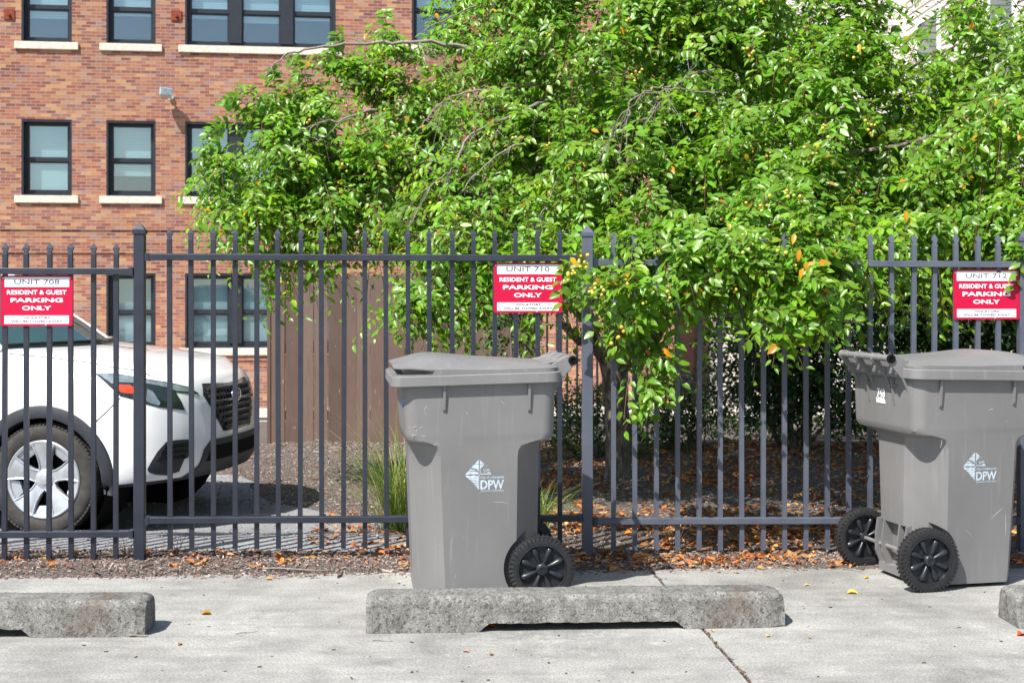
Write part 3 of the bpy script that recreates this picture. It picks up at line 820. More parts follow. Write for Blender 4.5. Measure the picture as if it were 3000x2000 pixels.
# projecting brick courses
for v, h in ((528, .06), (581, .055), (829, .05)):
    z = bl(300, v)[1]; mb = MB(); mb.box((-7, -.028, z), (13.6, -.001, z+h)); mb.build('brick_course', M['brick'], bld)
z = bl(300, 940)[1]; mb = MB(); mb.box((-7, -.04, -1.5), (13.6, -.002, z)); mb.build('plinth', M['limestone'], bld)
for n, (kind, xa, xb, zb, zt) in enumerate(wins):
    mb = MB(); f = .085; y0, y1 = .20, .28
    def bar(x0, x1, z0, z1, ya=y0, yb=y1): mb.box((x0, ya, z0), (x1, yb, z1))
    bar(xa+.002, xa+f, zb+.002, zt-.002); bar(xb-f, xb-.002, zb+.002, zt-.002); bar(xa+f, xb-f, zt-f, zt-.002); bar(xa+f, xb-f, zb+.002, zb+f*1.1)
    # outer brick mould set nearer the wall face
    bar(xa+.002, xa+.04, zb+.03, zt-.002, .012, .1985); bar(xb-.04, xb-.002, zb+.03, zt-.002, .012, .1985); bar(xa+.04, xb-.04, zt-.05, zt-.002, .012, .1985)
    bar(xa+.002, xb-.002, zb+.002, zb+.029, .012, .1985)
    lights = [(xa+f, xb-f)]
    if kind == 'triple':
        w = (xb-xa-2*f-2*.27)/3; lights = []
        for k in range(3):
            x0 = xa+f+k*(w+.27); lights.append((x0, x0+w))
            if k < 2: bar(x0+w, x0+w+.27, zb+f*1.1, zt-f, .14, .28)
    zm = zb + (zt-zb)*.475
    for (x0, x1) in lights:
        bar(x0, x1, zm-.025, zm+.025, .21, .28)
        for zz0, zz1, yy in ((zb+f*1.1, zm-.025, .235), (zm+.025, zt-f, .215)):
            bar(x0, x0+.04, zz0, zz1, yy, yy+.04); bar(x1-.04, x1, zz0, zz1, yy, yy+.04)
            bar(x0+.04, x1-.04, zz1-.035, zz1, yy, yy+.04); bar(x0+.04, x1-.04, zz0, zz0+.04, yy, yy+.04)
    win = mb.build('window', M['frame'], bld)
    for i, (x0, x1) in enumerate(lights):
        for zz0, zz1, yy in ((zb+f*1.1, zm-.025, .258), (zm+.025, zt-f, .238)):
            mb = MB(); mb.box((x0+.04, yy, zz0+.04), (x1-.04, yy+.004, zz1-.035)); pn = mb.build('pane', M['glass'], win); pc = Vector(((x0+x1)/2, yy, (zz0+zz1)/2)); pn.data.transform(Matrix.Translation(-pc)); pn.location = pc; pn.rotation_euler = (R(random.uniform(-.5, .5)), 0, R(random.uniform(-.6, .6)))
        drop = zb+.12
        if 1.5 < zb < 4: drop = zb + random.choice((.1, .12, .14, .45))
        if zb > 4: drop = zm + random.uniform(-.25, -.05) if not (i == 1) else zm - .2
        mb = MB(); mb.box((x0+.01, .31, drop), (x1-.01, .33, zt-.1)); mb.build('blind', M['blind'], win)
    mb = MB(); mb.box((xa-.135, -.055, zb-.155), (xb+.135, .09, zb-.001)); mb.build('sill', M['limestone'], win, bevel=.008)
for u, v in ((21, 33), (405, 36)):
    x, z = bl(u, v); mb = MB(); mb.box((x-.105, -.03, z-.105), (x+.105, -.001, z+.105)); mb.lathe([(.035, -.075), (.035, -.03)], 'y', (x, 0, z), 8)
    mb.build('anchor_plate', M['rust'], bld)
x, z = bl(386, 222)
fl = tag(empty('flood_light', (BX + x*math.cos(BA), BY + x*math.sin(BA) - .01, z), BA), 'small grey flood light fixed high on the brick wall', 'flood light')
mb = MB(); mb.lathe([(.06, -.05), (.06, .005)], 'y', (.06, 0, -.02), 20); mb.tube([(.06, -.04, -.02), (.04, -.10, .0), (0, -.16, .02)], .022, 8); mb.build('bracket', M['lamp'], fl)
mb = MB(); Mx = Matrix.Translation((-.02, -.27, .03)) @ Matrix.Rotation(R(-18), 4, 'X') @ Matrix.Rotation(R(10), 4, 'Z')
mb.loft([[Mx @ Vector(p) for p in r] for r in ([(-.07,.12,-.05),(.07,.12,-.05),(.07,.12,.05),(-.07,.12,.05)], [(-.12,.0,-.085),(.12,.0,-.085),(.12,.0,.085),(-.12,.0,.085)], [(-.13,-.10,-.09),(.13,-.10,-.09),(.13,-.10,.09),(-.13,-.10,.09)])])
mb.build('housing', M['lamp'], fl, bevel=.01)
mb = MB(); mb.box((-.115, -.108, -.075), (.115, -.101, .075), Mx); mb.build('lens', M['lamp_clear'], fl)

# ------------------------------------------------------------------ wooden board fence
WX0 = at(622, 0, 14).x; WX1 = at(1236, 0, 14).x
wf = tag(empty('wooden_fence', (WX0, 14, -.12), R(1.0)), 'brown painted board fence with dog eared tops behind the metal fence', 'fence')
P_ = .1395; nb = int((WX1-WX0)/P_) + 1
mb = MB()
for i in range(nb):
    w = .1355 + random.uniform(-.002, .0025); x0 = i*P_ + random.uniform(0, .004); h = 1.74 + random.uniform(-.012, .012); y = random.uniform(-.006, .006)
    lean = random.uniform(-.003, .003)
    poly = [(x0, 0), (x0+w, 0), (x0+w+lean, h-.03), (x0+w-.028+lean, h), (x0+.028+lean, h), (x0+lean, h-.03)]
    mb.prism(poly, y, y+.018)
mb.build('board_panel', M['wood'], wf)
for z in (.3, .95, 1.5):
    mb = MB(); mb.box((0, .026, z), (nb*P_, .064, z+.09)); mb.build('rail', M['wood'], wf)
for x in (.03, 2.4):
    mb = MB(); mb.box((x, .066, -.2), (x+.09, .156, 1.62)); mb.build('post', M['wood'], wf)
mb = MB(); mb.box((-.035, -.012, 0), (-.003, .08, 1.76)); mb.build('end_board', M['wood'], wf)

# further metal fence seen through the gap by the tree
ff = tag(empty('metal_fence', (.30, 17.0, -.3), R(2)), 'short run of dark metal bars far behind the wooden fence end', 'fence')
for i in range(14):
    mb = MB(); mb.box((i*.12-.0125, -.0125, 0), (i*.12+.0125, .0125, 1.75)); mb.build('picket', M['steel_paint'], ff)
for z in (.15, 1.5):
    mb = MB(); mb.box((-.04, -.019, z), (1.62, .019, z+.035)); mb.build('rail', M['steel_paint'], ff)

# ------------------------------------------------------------------ far buildings
house = tag(empty('clapboard_house', (0, 0, 0)), 'cream clapboard house with white trimmed windows behind the tree at the right', 'house')
HXm = 8.0
def clap(p0, p1, z0, z1, name='wall', step=.14):
    """lapped boards from p0 to p1 (plan), facing the left hand side when walking p0 -> p1"""
    p0 = Vector((*p0, 0)); p1 = Vector((*p1, 0)); d = (p1-p0).normalized(); n = Vector((-d.y, d.x, 0)); mb = MB()
    k = 0; z = z0
    while z < z1:
        a, b = n*.022, n*.004
        vs = [p0+a+Vector((0,0,z)), p1+a+Vector((0,0,z)), p1+b+Vector((0,0,z+step)), p0+b+Vector((0,0,z+step)), p0+b+Vector((0,0,z)), p1+b+Vector((0,0,z))]
        mb.add(vs, [(0,1,2,3), (4,5,1,0)]); z += step
    return mb.build(name, M['siding'], house)
clap((HXm, 17), (HXm, 29), -1.3, 8.5)
clap((HXm, 29.02), (4.6, 29.02), -1.3, 8.5)
mb = MB(); mb.box((HXm+.03, 17, -1.3), (HXm+7, 29.0, 8.5)); mb.box((4.6, 29.05, -1.3), (HXm+7, 36, 8.5)); mb.build('core', M['siding'], house)
mb = MB(); mb.add([(7.5,16.5,8.5),(15.6,16.5,8.5),(15.6,29.5,8.5),(7.5,29.5,8.5),(11.5,16.5,11),(11.5,29.5,11)], [(0,3,5,4),(1,4,5,2),(0,4,1),(3,2,5),(0,1,2,3)]); mb.add([(4.2,28.6,8.5),(15.6,28.6,8.5),(15.6,36.5,8.5),(4.2,36.5,8.5),(4.2,32.5,11),(15.6,32.5,11)], [(0,1,5,4),(3,4,5,2),(0,4,3),(1,2,5),(0,3,2,1)]); mb.build('roof', M['asphalt'], house)
mb = MB(); mb.box((HXm-.035, 28.86, -1.3), (HXm+.01, 28.99, 8.5)); mb.build('corner_board', M['trim'], house)
for (ya, yb) in ((22.6, 23.7), (26.6, 27.9)):
    for zb_ in (1.2, 4.9):
        mb = MB(); zt_ = zb_ + 1.7
        for lo, hi in (((ya-.12, zb_-.12), (ya, zt_+.12)), ((yb, zb_-.12), (yb+.12, zt_+.12)), ((ya, zt_), (yb, zt_+.12)), ((ya, zb_-.12), (yb, zb_)), ((ya, (zb_+zt_)/2-.02), (yb, (zb_+zt_)/2+.02))):
            mb.box((HXm-.06, lo[0], lo[1]), (HXm-.0, hi[0], hi[1]))
        w = mb.build('window', M['trim'], house)
        mb = MB(); mb.box((HXm-.035, ya, zb_), (HXm-.03, yb, zt_)); mb.build('pane', M['carglass'], w)
fb = tag(empty('far_building', (3.2, 47, -1.4)), 'pale reddish brick building far away, seen between the tree and the dark bush', 'building')
mb = MB(); mb.box((-3.0, 0, 0), (9, 8, 7)); mb.build('wall', M['peach'], fb)
mb = MB(); mb.box((-3.2, -.2, 7), (9.2, 8.2, 7.4)); mb.build('roof', M['limestone'], fb)
for x in (-2, .6, 3.2, 6):
    for z in (.9, 4.2):
        mb = MB(); mb.box((x, -.05, z), (x+1.1, .0, z+1.8)); w = mb.build('window', M['trim'], fb)
        mb = MB(); mb.box((x+.1, -.06, z+.1), (x+1.0, -.051, z+1.7)); mb.build('pane', M['carglass'], w)

# ------------------------------------------------------------------ cars
def catmull(A, n):
    A = np.array(A, float); m = len(A); out = []
    for t in np.linspace(0, m-1, n):
        i = min(int(t), m-2); f = t - i
        p0, p1, p2, p3 = A[max(i-1, 0)], A[i], A[i+1], A[min(i+2, m-1)]
        out.append(.5*((2*p1) + (-p0+p2)*f + (2*p0-5*p1+4*p2-p3)*f*f + (-p0+3*p1-3*p2+p3)*f**3))
    return np.array(out)
HOOD = [(.80, .955), (.71, .985), (.6, 1.018), (.3, 1.062), (0, 1.098), (-.3, 1.130), (-.6, 1.14), (-3.6, 1.10)]
def hood_z(x, y): return float(np.interp(-x, [-p[0] for p in HOOD], [p[1] for p in HOOD])) + .04*(1 - min(1, abs(y)/.80)**2)
def car_rings():
    T = [(.30, .27, .74, .80), (.325, .275, .885, .872), (.42, .34, .945, .897), (.54, .48, .957, .905), (.66, .64, .950, .912), (.79, .78, .925, .914), (.885, .90, .890, .900), (.945, 1.00, .845, .865), (.968, 1.045, .80, .82)]
    T = catmull(T, 41); rings = []
    def plan(F_, W_, Rr):
        pts = []
        for a in np.linspace(0, 90, 34):
            a = R(a); xs_ = .22; p = 2.7
            pts.append((xs_ + (F_-xs_)*math.cos(a)**(2/p), W_*math.sin(a)**(2/p)))
        for x in np.arange(.18, -3.2, -.045): pts.append((x, W_*(1 - .02*smst(-2.2, -3.2, x))))
        for a in np.linspace(90, 0, 14):
            a = R(a); p = 3.2
            pts.append((-3.2 - (Rr-3.2)*math.cos(a)**(2/p), W_*.98*math.sin(a)**(2/p)))
        return pts
    for zf_, zs_, F_, W_ in T:
        F_ = .22 + (F_ - .22)*.945
        half = plan(F_, W_, 3.70 - .06*abs(zf_-.6))
        ring = [Vector((x, y, zf_ + (zs_-zf_)*smst(.85, -.1, x))) for x, y in half]
        rings.append(ring + [Vector((p.x, -p.y, p.z)) for p in ring[-2:0:-1]])
    for F_, W_, Rr in ((.71, .76, 3.6), (.66, .66, 3.5), (.5, .45, 3.2), (.36, .2, 3.0), (.3, .02, 2.9)):
        half = plan(F_, W_, max(Rr, 3.25)); ring = [Vector((x, y, hood_z(x, y))) for x, y in half]
        rings.append(ring + [Vector((p.x, -p.y, p.z)) for p in ring[-2:0:-1]])
    return rings
def make_suv(loc, rz, label, paint, cat='car', detail=True):
    root = tag(empty('parked_car', loc, rz), label, cat, 'parked cars')
    W2L = (Matrix.Translation(loc) @ Matrix.Rotation(rz, 4, 'Z')).inverted()
    rings = car_rings(); n = len(rings[0])
    full = MB(); full.loft(rings); bvh = BVHTree.FromPolygons([Vector(p) for p in full.v], full.f)
    def hole(c): return abs(c.y) > .5 and any(math.hypot(c.x-xc, c.z-.345) < .412 for xc in (0, -2.67))
    K = 6   # rings below this are unpainted trim
    for nm, r0, r1, mt in (('lower_trim', 0, K, M['cladding']), ('body', K, len(rings)-1, paint)):
        m = MB(); m.v = [tuple(p) for r in rings[r0:r1+1] for p in r]
        for k in range(r1-r0):
            for i in range(n):
                f = (k*n+i, k*n+(i+1) % n, (k+1)*n+(i+1) % n, (k+1)*n+i)
                c = sum((Vector(m.v[q]) for q in f), Vector())/4
                if not hole(c): m.f.append(f)
        if nm == 'lower_trim': m.f.append(tuple(range(n-1, -1, -1)))
        m.build(nm, mt, root, smooth=50)
    inner = Matrix.Identity(3)
    def cast(o, d):
        h = bvh.ray_cast(o, d); return (h[0], h[1]) if h[0] is not None else (None, None)
    def camcast(u, v):
        o = W2L @ Vector((0, 0, CAM_Z)); d = (W2L.to_3x3() @ ray(u, v)).normalized()
        return cast(o, d)
    def patch(nm, outline, caster, step, mat, off=.004, mirror=False, parent=None, smooth=50):
        bm = bmesh.new(); vs = [bm.verts.new((a, b, 0)) for a, b in outline]; bm.faces.new(vs)
        for ax in (0, 1):
            lo = min(p[ax] for p in outline); hi = max(p[ax] for p in outline); t = lo + step
            while t < hi:
                co = [0, 0, 0]; co[ax] = t; no = [0, 0, 0]; no[ax] = 1
                bmesh.ops.bisect_plane(bm, geom=bm.verts[:]+bm.edges[:]+bm.faces[:], plane_co=co, plane_no=no); t += step
        bmesh.ops.triangulate(bm, faces=bm.faces[:]); bm.normal_update()
        hits = {}; last = None
        for v in bm.verts:
            p, nn = caster(v.co.x, v.co.y); hits[v.index if False else v] = (p, nn)
        good = [h for h in hits.values() if h[0] is not None]
        edge = {v for e in bm.edges if len(e.link_faces) == 1 for v in e.verts}
        idx = {}; m = MB(); dn = []
        for v in bm.verts:
            p, nn = hits[v]
            if p is None:
                w = min((q for q in bm.verts if hits[q][0] is not None), key=lambda q: (q.co - v.co).length); p, nn = hits[w]
            if nn.dot(p - Vector((-.8, 0, .6))) < 0: nn = -nn
            idx[v] = len(m.v); m.v.append(tuple(p + nn*off)); dn.append(p - nn*.012)
        for f in bm.faces: m.f.append(tuple(idx[v] for v in f.verts))
        for e in bm.edges:
            if len(e.link_faces) == 1:
                a, b = e.verts; k = len(m.v); m.v += [tuple(dn[idx[a]]), tuple(dn[idx[b]])]; m.f.append((idx[a], idx[b], k+1, k))
        bm.free(); res = []
        for s in ((1, -1) if mirror else (1,)):
            q = MB(); q.v = [(a, b*s, c) for a, b, c in m.v]; q.f = list(m.f); res.append(q.build(nm, mat, parent or root, smooth=smooth))
        return res
    def front(y, z): return cast(Vector((3, y, z)), Vector((-1, 0, 0)))
    # arch claddings and wheel housings
    for xc in (0, -2.67):
        for s in (-1, 1):
            m = MB(); rows = []
            for q in np.linspace(-12, 192, 52):
                row = []
                for rr, o in ((.375, -.06), (.382, .012), (.398, .016), (.43, .015), (.452, .010), (.460, -.004)):
                    x = xc + rr*math.cos(R(q)); z = .345 + rr*math.sin(R(q)); p, nn = cast(Vector((x, s*2, max(z, .285))), Vector((0, -s, 0)))
                    y = abs(p.y) if p is not None else .86
                    row.append(Vector((x, s*(y + o), z)))
                rows.append(row)
            m.loft(rows, False, False, closed=False); m.build('arch_cladding', M['cladding'], root, smooth=45)
            m = MB(); m.lathe([(.412, s*.885), (.412, s*.52), (.05, s*.50), (0, s*.50)] , 'y', (xc, 0, .345), 40)
            bmv = m; keep = []
            # open outwards: drop the outer cap
            bmv.f = [f for f in bmv.f if len(f) <= 4]; m.build('wheel_housing', M['hole'], root, smooth=50)
    # wheels
    for xc in (0, -2.67):
        for s in (-1, 1):
            w = empty('wheel', (xc, s*.795, .345)); w.parent = root
            m = MB(); m.lathe([(.236, -s*.10), (.30, -s*.112), (.335, -s*.10), (.345, -s*.075), (.345, s*.075), (.336, s*.098), (.318, s*.111), (.29, s*.114), (.262, s*.110), (.238, s*.098), (.225, s*.09)], 'y', seg=96, closed=True)
            if detail:
                for k in range(84):
                    q = 2*math.pi*k/84
                    for yy, ww, rr in ((.088, .017, .3405), (.048, .020, .3465), (0, .02, .3465), (-.048, .02, .3465)):
                        Mx = Matrix.Rotation(q + yy*.9, 4, 'Y') @ Matrix.Translation((rr, s*yy, 0)); m.box((-.008, -ww, -.0095), (.004, ww, .0095), Mx)
            m.build('tyre', M['tyre'], w, smooth=35)
            m = MB(); m.lathe([(.238, s*.096), (.243, s*.106), (.236, s*.112), (.222, s*.108), (.212, s*.088), (.205, s*.02), (.05, s*.02), (0, s*.02)], 'y', seg=64); m.f = [f for f in m.f if len(f) <= 4]
            rim = m.build('rim', M['silver'], w, smooth=40)
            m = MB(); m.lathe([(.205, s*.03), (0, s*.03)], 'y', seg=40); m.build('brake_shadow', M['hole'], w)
            m = MB()
            for k in range(5):
                q = R(90 + 72*k)
                def pp(r, t, y): return Matrix.Rotation(-q, 3, 'Y') @ Vector((r, s*y, t))
                sec = [(.035, .040, .072), (.09, .036, .084), (.14, .046, .094), (.185, .066, .101), (.222, .084, .104)]
                m.loft([[pp(r, -t, y-.03), pp(r, -t, y-.004), pp(r, -t*.72, y+.004), pp(r, t*.72, y+.004), pp(r, t, y-.004), pp(r, t, y-.03)] for r, t, y in sec])
                for e_ in (-1, 1):
                    m.tube([pp(r, e_*t*.9, y + .004) for r, t, y in sec], .0055, 6)
                m.tube([pp(.222, -.082, .104), pp(.205, -.04, .100), pp(.198, 0, .099), pp(.205, .04, .100), pp(.222, .082, .104)], .005, 6)
                # small brace beside each spoke
                q2 = q + R(36)
                def pq(r, t, y): return Matrix.Rotation(-q2, 3, 'Y') @ Vector((r, s*y, t))
                m.loft([[pq(r, -t, y-.02), pq(r, -t, y), pq(r, t, y), pq(r, t, y-.02)] for r, t, y in ((.165, .035, .082), (.19, .05, .092), (.222, .066, .100))])
            m.lathe([(.075, s*.05), (.072, s*.078), (.05, s*.088), (.032, s*.092), (.030, s*.098), (0, s*.100)], 'y', seg=30)
            m.build('wheel_cover', M['silver'], rim, smooth=30)
    # greenhouse
    def bc(t): return Vector((-.40 + .30*(1-t*t), .735*t, hood_z(-.40 + .30*(1-t*t), .735*t) + .004))
    def tc(t): return Vector((-1.13 + .13*(1-t*t), .565*t, 1.615 + .055*(1-t*t)))
    m = MB(); nt, ns = 17, 8
    for j in range(ns+1):
        for i in range(nt):
            t = -1 + 2*i/(nt-1); a, b = bc(t), tc(t); k = j/ns; m.v.append(tuple(a.lerp(b, k) + Vector((.05, 0, .05))*k*(1-k)*1.2))
    for j in range(ns):
        for i in range(nt-1): m.f.append((j*nt+i, j*nt+i+1, (j+1)*nt+i+1, (j+1)*nt+i))
    m.build('windscreen', M['carglass'], root, smooth=60)
    m = MB(); rows = []
    for x, w, z in ((-1.12, .57, 1.62), (-1.3, .58, 1.665), (-1.8, .59, 1.695), (-2.6, .575, 1.685), (-3.2, .55, 1.64), (-3.45, .53, 1.57)):
        row = []
        for i in range(15):
            t = -1 + 2*i/14; xx = x + (.13*(1-t*t) if x > -1.2 else 0); row.append(Vector((xx, w*t, z + .05*(1-t*t))))
        rows.append(row)
    m.loft(rows, False, False, closed=False); m.build('roof', paint, root, smooth=60)
    for s in (-1, 1):
        m = MB(); m.tube([(-.36, s*.755, 1.125), (-.62, s*.70, 1.30), (-.88, s*.645, 1.48), (-1.12, s*.60, 1.625), (-1.4, s*.60, 1.675), (-1.9, s*.605, 1.70), (-2.7, s*.59, 1.69), (-3.3, s*.56, 1.62)], [.03, .034, .036, .04, .04, .04, .04, .04], 10); m.build('roof_pillar', paint, root, smooth=60)
        m = MB(); a = [(-.55, .80, 1.13), (-3.25, .78, 1.15), (-3.2, .575, 1.60), (-2.7, .60, 1.66), (-1.4, .61, 1.65), (-1.15, .612, 1.60)]
        m.add([(x, s*y, z) for x, y, z in a], [(0, 1, 2, 3, 4, 5)]); m.build('side_window', M['carglass'], root)
        for xx in (-1.45, -2.45):
            m = MB(); m.tube([(xx, s*.803, 1.12), (xx-.05, s*.615, 1.66)], .03, 6); m.build('door_pillar', M['gloss_black'], root)
        m = MB()
        for xx, zz in ((-.42, 0), (-1.46, 0), (-2.45, 0)):
            pts = []
            for z in np.linspace(.34, 1.06, 10):
                p, nn = cast(Vector((xx + .03*math.sin(z*4), s*2, z)), Vector((0, -s, 0)))
                if p is not None: pts.append(p)
            m.tube(pts, .0035, 4)
        m.build('door_seam', M['hole'], root)
        m = MB(); m.tube([(-.60, s*.86, 1.13), (-.66, s*.93, 1.15)], .025, 8); m.build('mirror_arm', M['gloss_black'], root)
        m = MB(); m.lathe([(.02, -.10), (.07, -.09), (.085, 0), (.08, .08), (.03, .10)], 'y', (-.68, s*1.0, 1.17), 16); m.build('door_mirror', paint, root, smooth=60)
    m = MB(); m.add([(-3.30, -.56, 1.60), (-3.30, .56, 1.60), (-3.55, .70, 1.12), (-3.55, -.70, 1.12)], [(0, 1, 2, 3)]); m.build('rear_window', M['carglass'], root)
    m = MB(); pts = [bc(t) + Vector((.035, 0, .006)) for t in np.linspace(-.97, .97, 21)]; m.tube(pts, .022, 6); m.build('cowl_strip', M['gloss_black'], root, smooth=60)
    # seams round the bonnet
    m = MB()
    for s in (-1, 1):
        pts = []
        for x in np.linspace(.66, -.30, 20):
            p, nn = cast(Vector((x, s*(.775 - .10*smst(.35, .68, x)), 2)), Vector((0, 0, -1))); pts.append(p)
        m.tube(pts, .0035, 4)
    m.build('bonnet_seam', M['cladding'], root)
    if detail:
        z2 = lambda x, y: (x/2.24/1.2755, (700 + y/2.24)/1.2755)
        z4 = lambda x, y: ((x/3.485 + 400)/1.2755, (y/3.485 + 1050)/1.2755)
        hl = [z2(*p) for p in ((628,885),(760,883),(880,903),(960,918),(1120,943),(1240,972),(1305,1015),(1235,1012),(1150,1003),(1185,1060),(1212,1122),(1040,1102),(960,1082),(880,1052),(790,1030),(740,985))]
        head = patch('headlight', hl, camcast, 9, M['lamp_dark'], .004, True)
        for s, hd in zip((1, -1), head):
            pass
        def sub(nm, pts, mat, off, zz=z2):
            P = patch(nm, [zz(*p) for p in pts], camcast, 9, mat, off, True)
            for s_, h_ in zip(P, head): s_.parent = h_
        sub('lamp_strip', ((640,889),(760,888),(880,908),(960,924),(1120,950),(1235,978),(1280,1008),(1150,996),(1100,975),(960,948),(880,945),(770,940),(735,950),(700,925)), M['lamp_clear'], .007)
        sub('reflector', ((768,956),(850,958),(878,975),(880,1016),(800,1008),(775,985)), M['amber'], .007)
        sub('lamp_bowl', ((965,985),(1000,1000),(1050,1075),(1040,1092),(985,1078),(955,1060)), M['lamp_clear'], .007)
        # grille: half outline read at the near side, mirrored about the car's middle
        half = []
        for u, v in ((463, 881), (466, 906.5), (493.6, 953.7), (512.6, 988.6)):
            p, nn = camcast(u, v); half.append((p.y, p.z))
        zt_ = camcast(530, 873)[0].z - .012; zb_ = half[-1][1] - .008
        out = [(0, zt_)] + half + [(0, zb_)] + [(-y, z) for y, z in reversed(half)]
        gr = patch('grille', out, front, .03, M['gloss_black'], .006)[0]
        ys_, zs_ = [abs(h[0]) for h in half], [h[1] for h in half]
        def gw(z): return float(np.interp(z, zs_[::-1], ys_[::-1]))
        for k in range(7):
            z = zb_ + .03 + (zt_ - zb_ - .05)*k/6; w = gw(z) - .035; m = MB()
            if w < .05: continue
            pts = [front(y, z)[0] + Vector((.012, 0, 0)) for y in np.linspace(-w, w, 22)]; m.tube(pts, .008 if k != 4 else .014, 6); m.build('slat', M['cladding'] if k != 4 else M['lamp_dark'], gr, smooth=60)
            if k < 6:
                m = MB()
                for y in np.linspace(-w, w, 15)[1:-1]:
                    p = front(y, z + .02)[0]; m.tube([p + Vector((.010, 0, -.006)), p + Vector((.011, 0, .016))], .006, 4)
                m.build('grille_mesh', M['cladding'], gr)
        p, nn = camcast(527, 906); ze = p.z; xe = front(0, ze)[0].x + .02
        m = MB(); ring = []
        for q in np.linspace(0, 2*math.pi, 33)[:-1]: ring.append(Vector((xe + .006, .075*math.cos(q), ze + .043*math.sin(q))))
        m.tube(ring + [ring[0]], .007, 6); 
        em = m.build('emblem', M['chrome'], gr, smooth=60)
        m = MB(); m.lathe([(.001, .0), (.001, .001)], 'x', (0, 0, 0), 6)
        m = MB(); m.loft([[Vector((xe + dx, .072*math.cos(q), ze + .040*math.sin(q))) for q in np.linspace(0, 2*math.pi, 25)[:-1]] for dx in (-.004, .004)]); m.build('badge_field', M['gloss_black'], em)
        m = MB()
        for cy_, cz_, r_ in ((.034, .008, .020), (-.004, .014, .010), (-.03, .006, .010), (-.026, -.014, .010), (.002, -.012, .010), (.016, -.020, .010)):
            st = [(r_*(1 if i % 2 == 0 else .22)*math.cos(i*math.pi/4), r_*(1 if i % 2 == 0 else .22)*math.sin(i*math.pi/4)) for i in range(8)]
            m.prism([(cy_+a, ze+cz_+b) for a, b in st], xe+.0045, xe+.008, 'x')
        m.build('star', M['chrome'], em)
        # fog vents
        fv = [z4(*p) for p in ((300,850),(400,828),(525,822),(578,835),(578,868),(545,960),(520,1010),(485,1020),(430,1150),(300,1188),(190,1178),(125,1158),(108,1128),(150,1050),(215,945))]
        vent = patch('fog_vent', fv, camcast, 8, M['cladding'], .005, True)
        for pts, mt, of in ((((300,880),(525,850),(560,860),(530,900),(270,925)), M['gloss_black'], .008), (((262,940),(525,918),(520,950),(245,985)), M['gloss_black'], .008), (((235,1000),(505,972),(490,1012),(300,1030),(205,1040)), M['gloss_black'], .008)):
            for s_, h_ in zip(patch('vent_slot', [z4(*p) for p in pts], camcast, 8, mt, of, True), vent): s_.parent = h_
        # lower intake
        patch('lower_grille', [(-.40, .555), (.40, .555), (.47, .50), (.50, .40), (.60, .335), (-.60, .335), (-.50, .40), (-.47, .50)], front, .04, M['cladding'], .010)
        patch('intake', [(-.40, .515), (.40, .515), (.44, .425), (-.44, .425)], front, .04, M['hole'], .013)
        m = MB(); pts = [camcast(*z2(x, y)) for x, y in ((790,1040),(740,1090),(690,1140),(630,1195))]; m.tube([p + n_*.001 for p, n_ in pts], .0025, 4); m.build('bumper_seam', M['cladding'], root)
    return root
CTH = R(-10)
cw = at(98, 1236, 8.76); lft = Vector((-math.sin(CTH), math.cos(CTH), 0))
cl = Vector((cw.x, cw.y, 0)) + lft*.905; cl.z = gz(cl.x, cl.y) + .0
make_suv(cl, CTH, 'white sport utility car parked behind the left part of the metal fence', M['carwhite'])
make_suv(Vector((5.6, 35.0, -1.32)), R(178), 'pale blue car far away beyond the tree, mostly hidden by bushes', M['carblue'], detail=False)
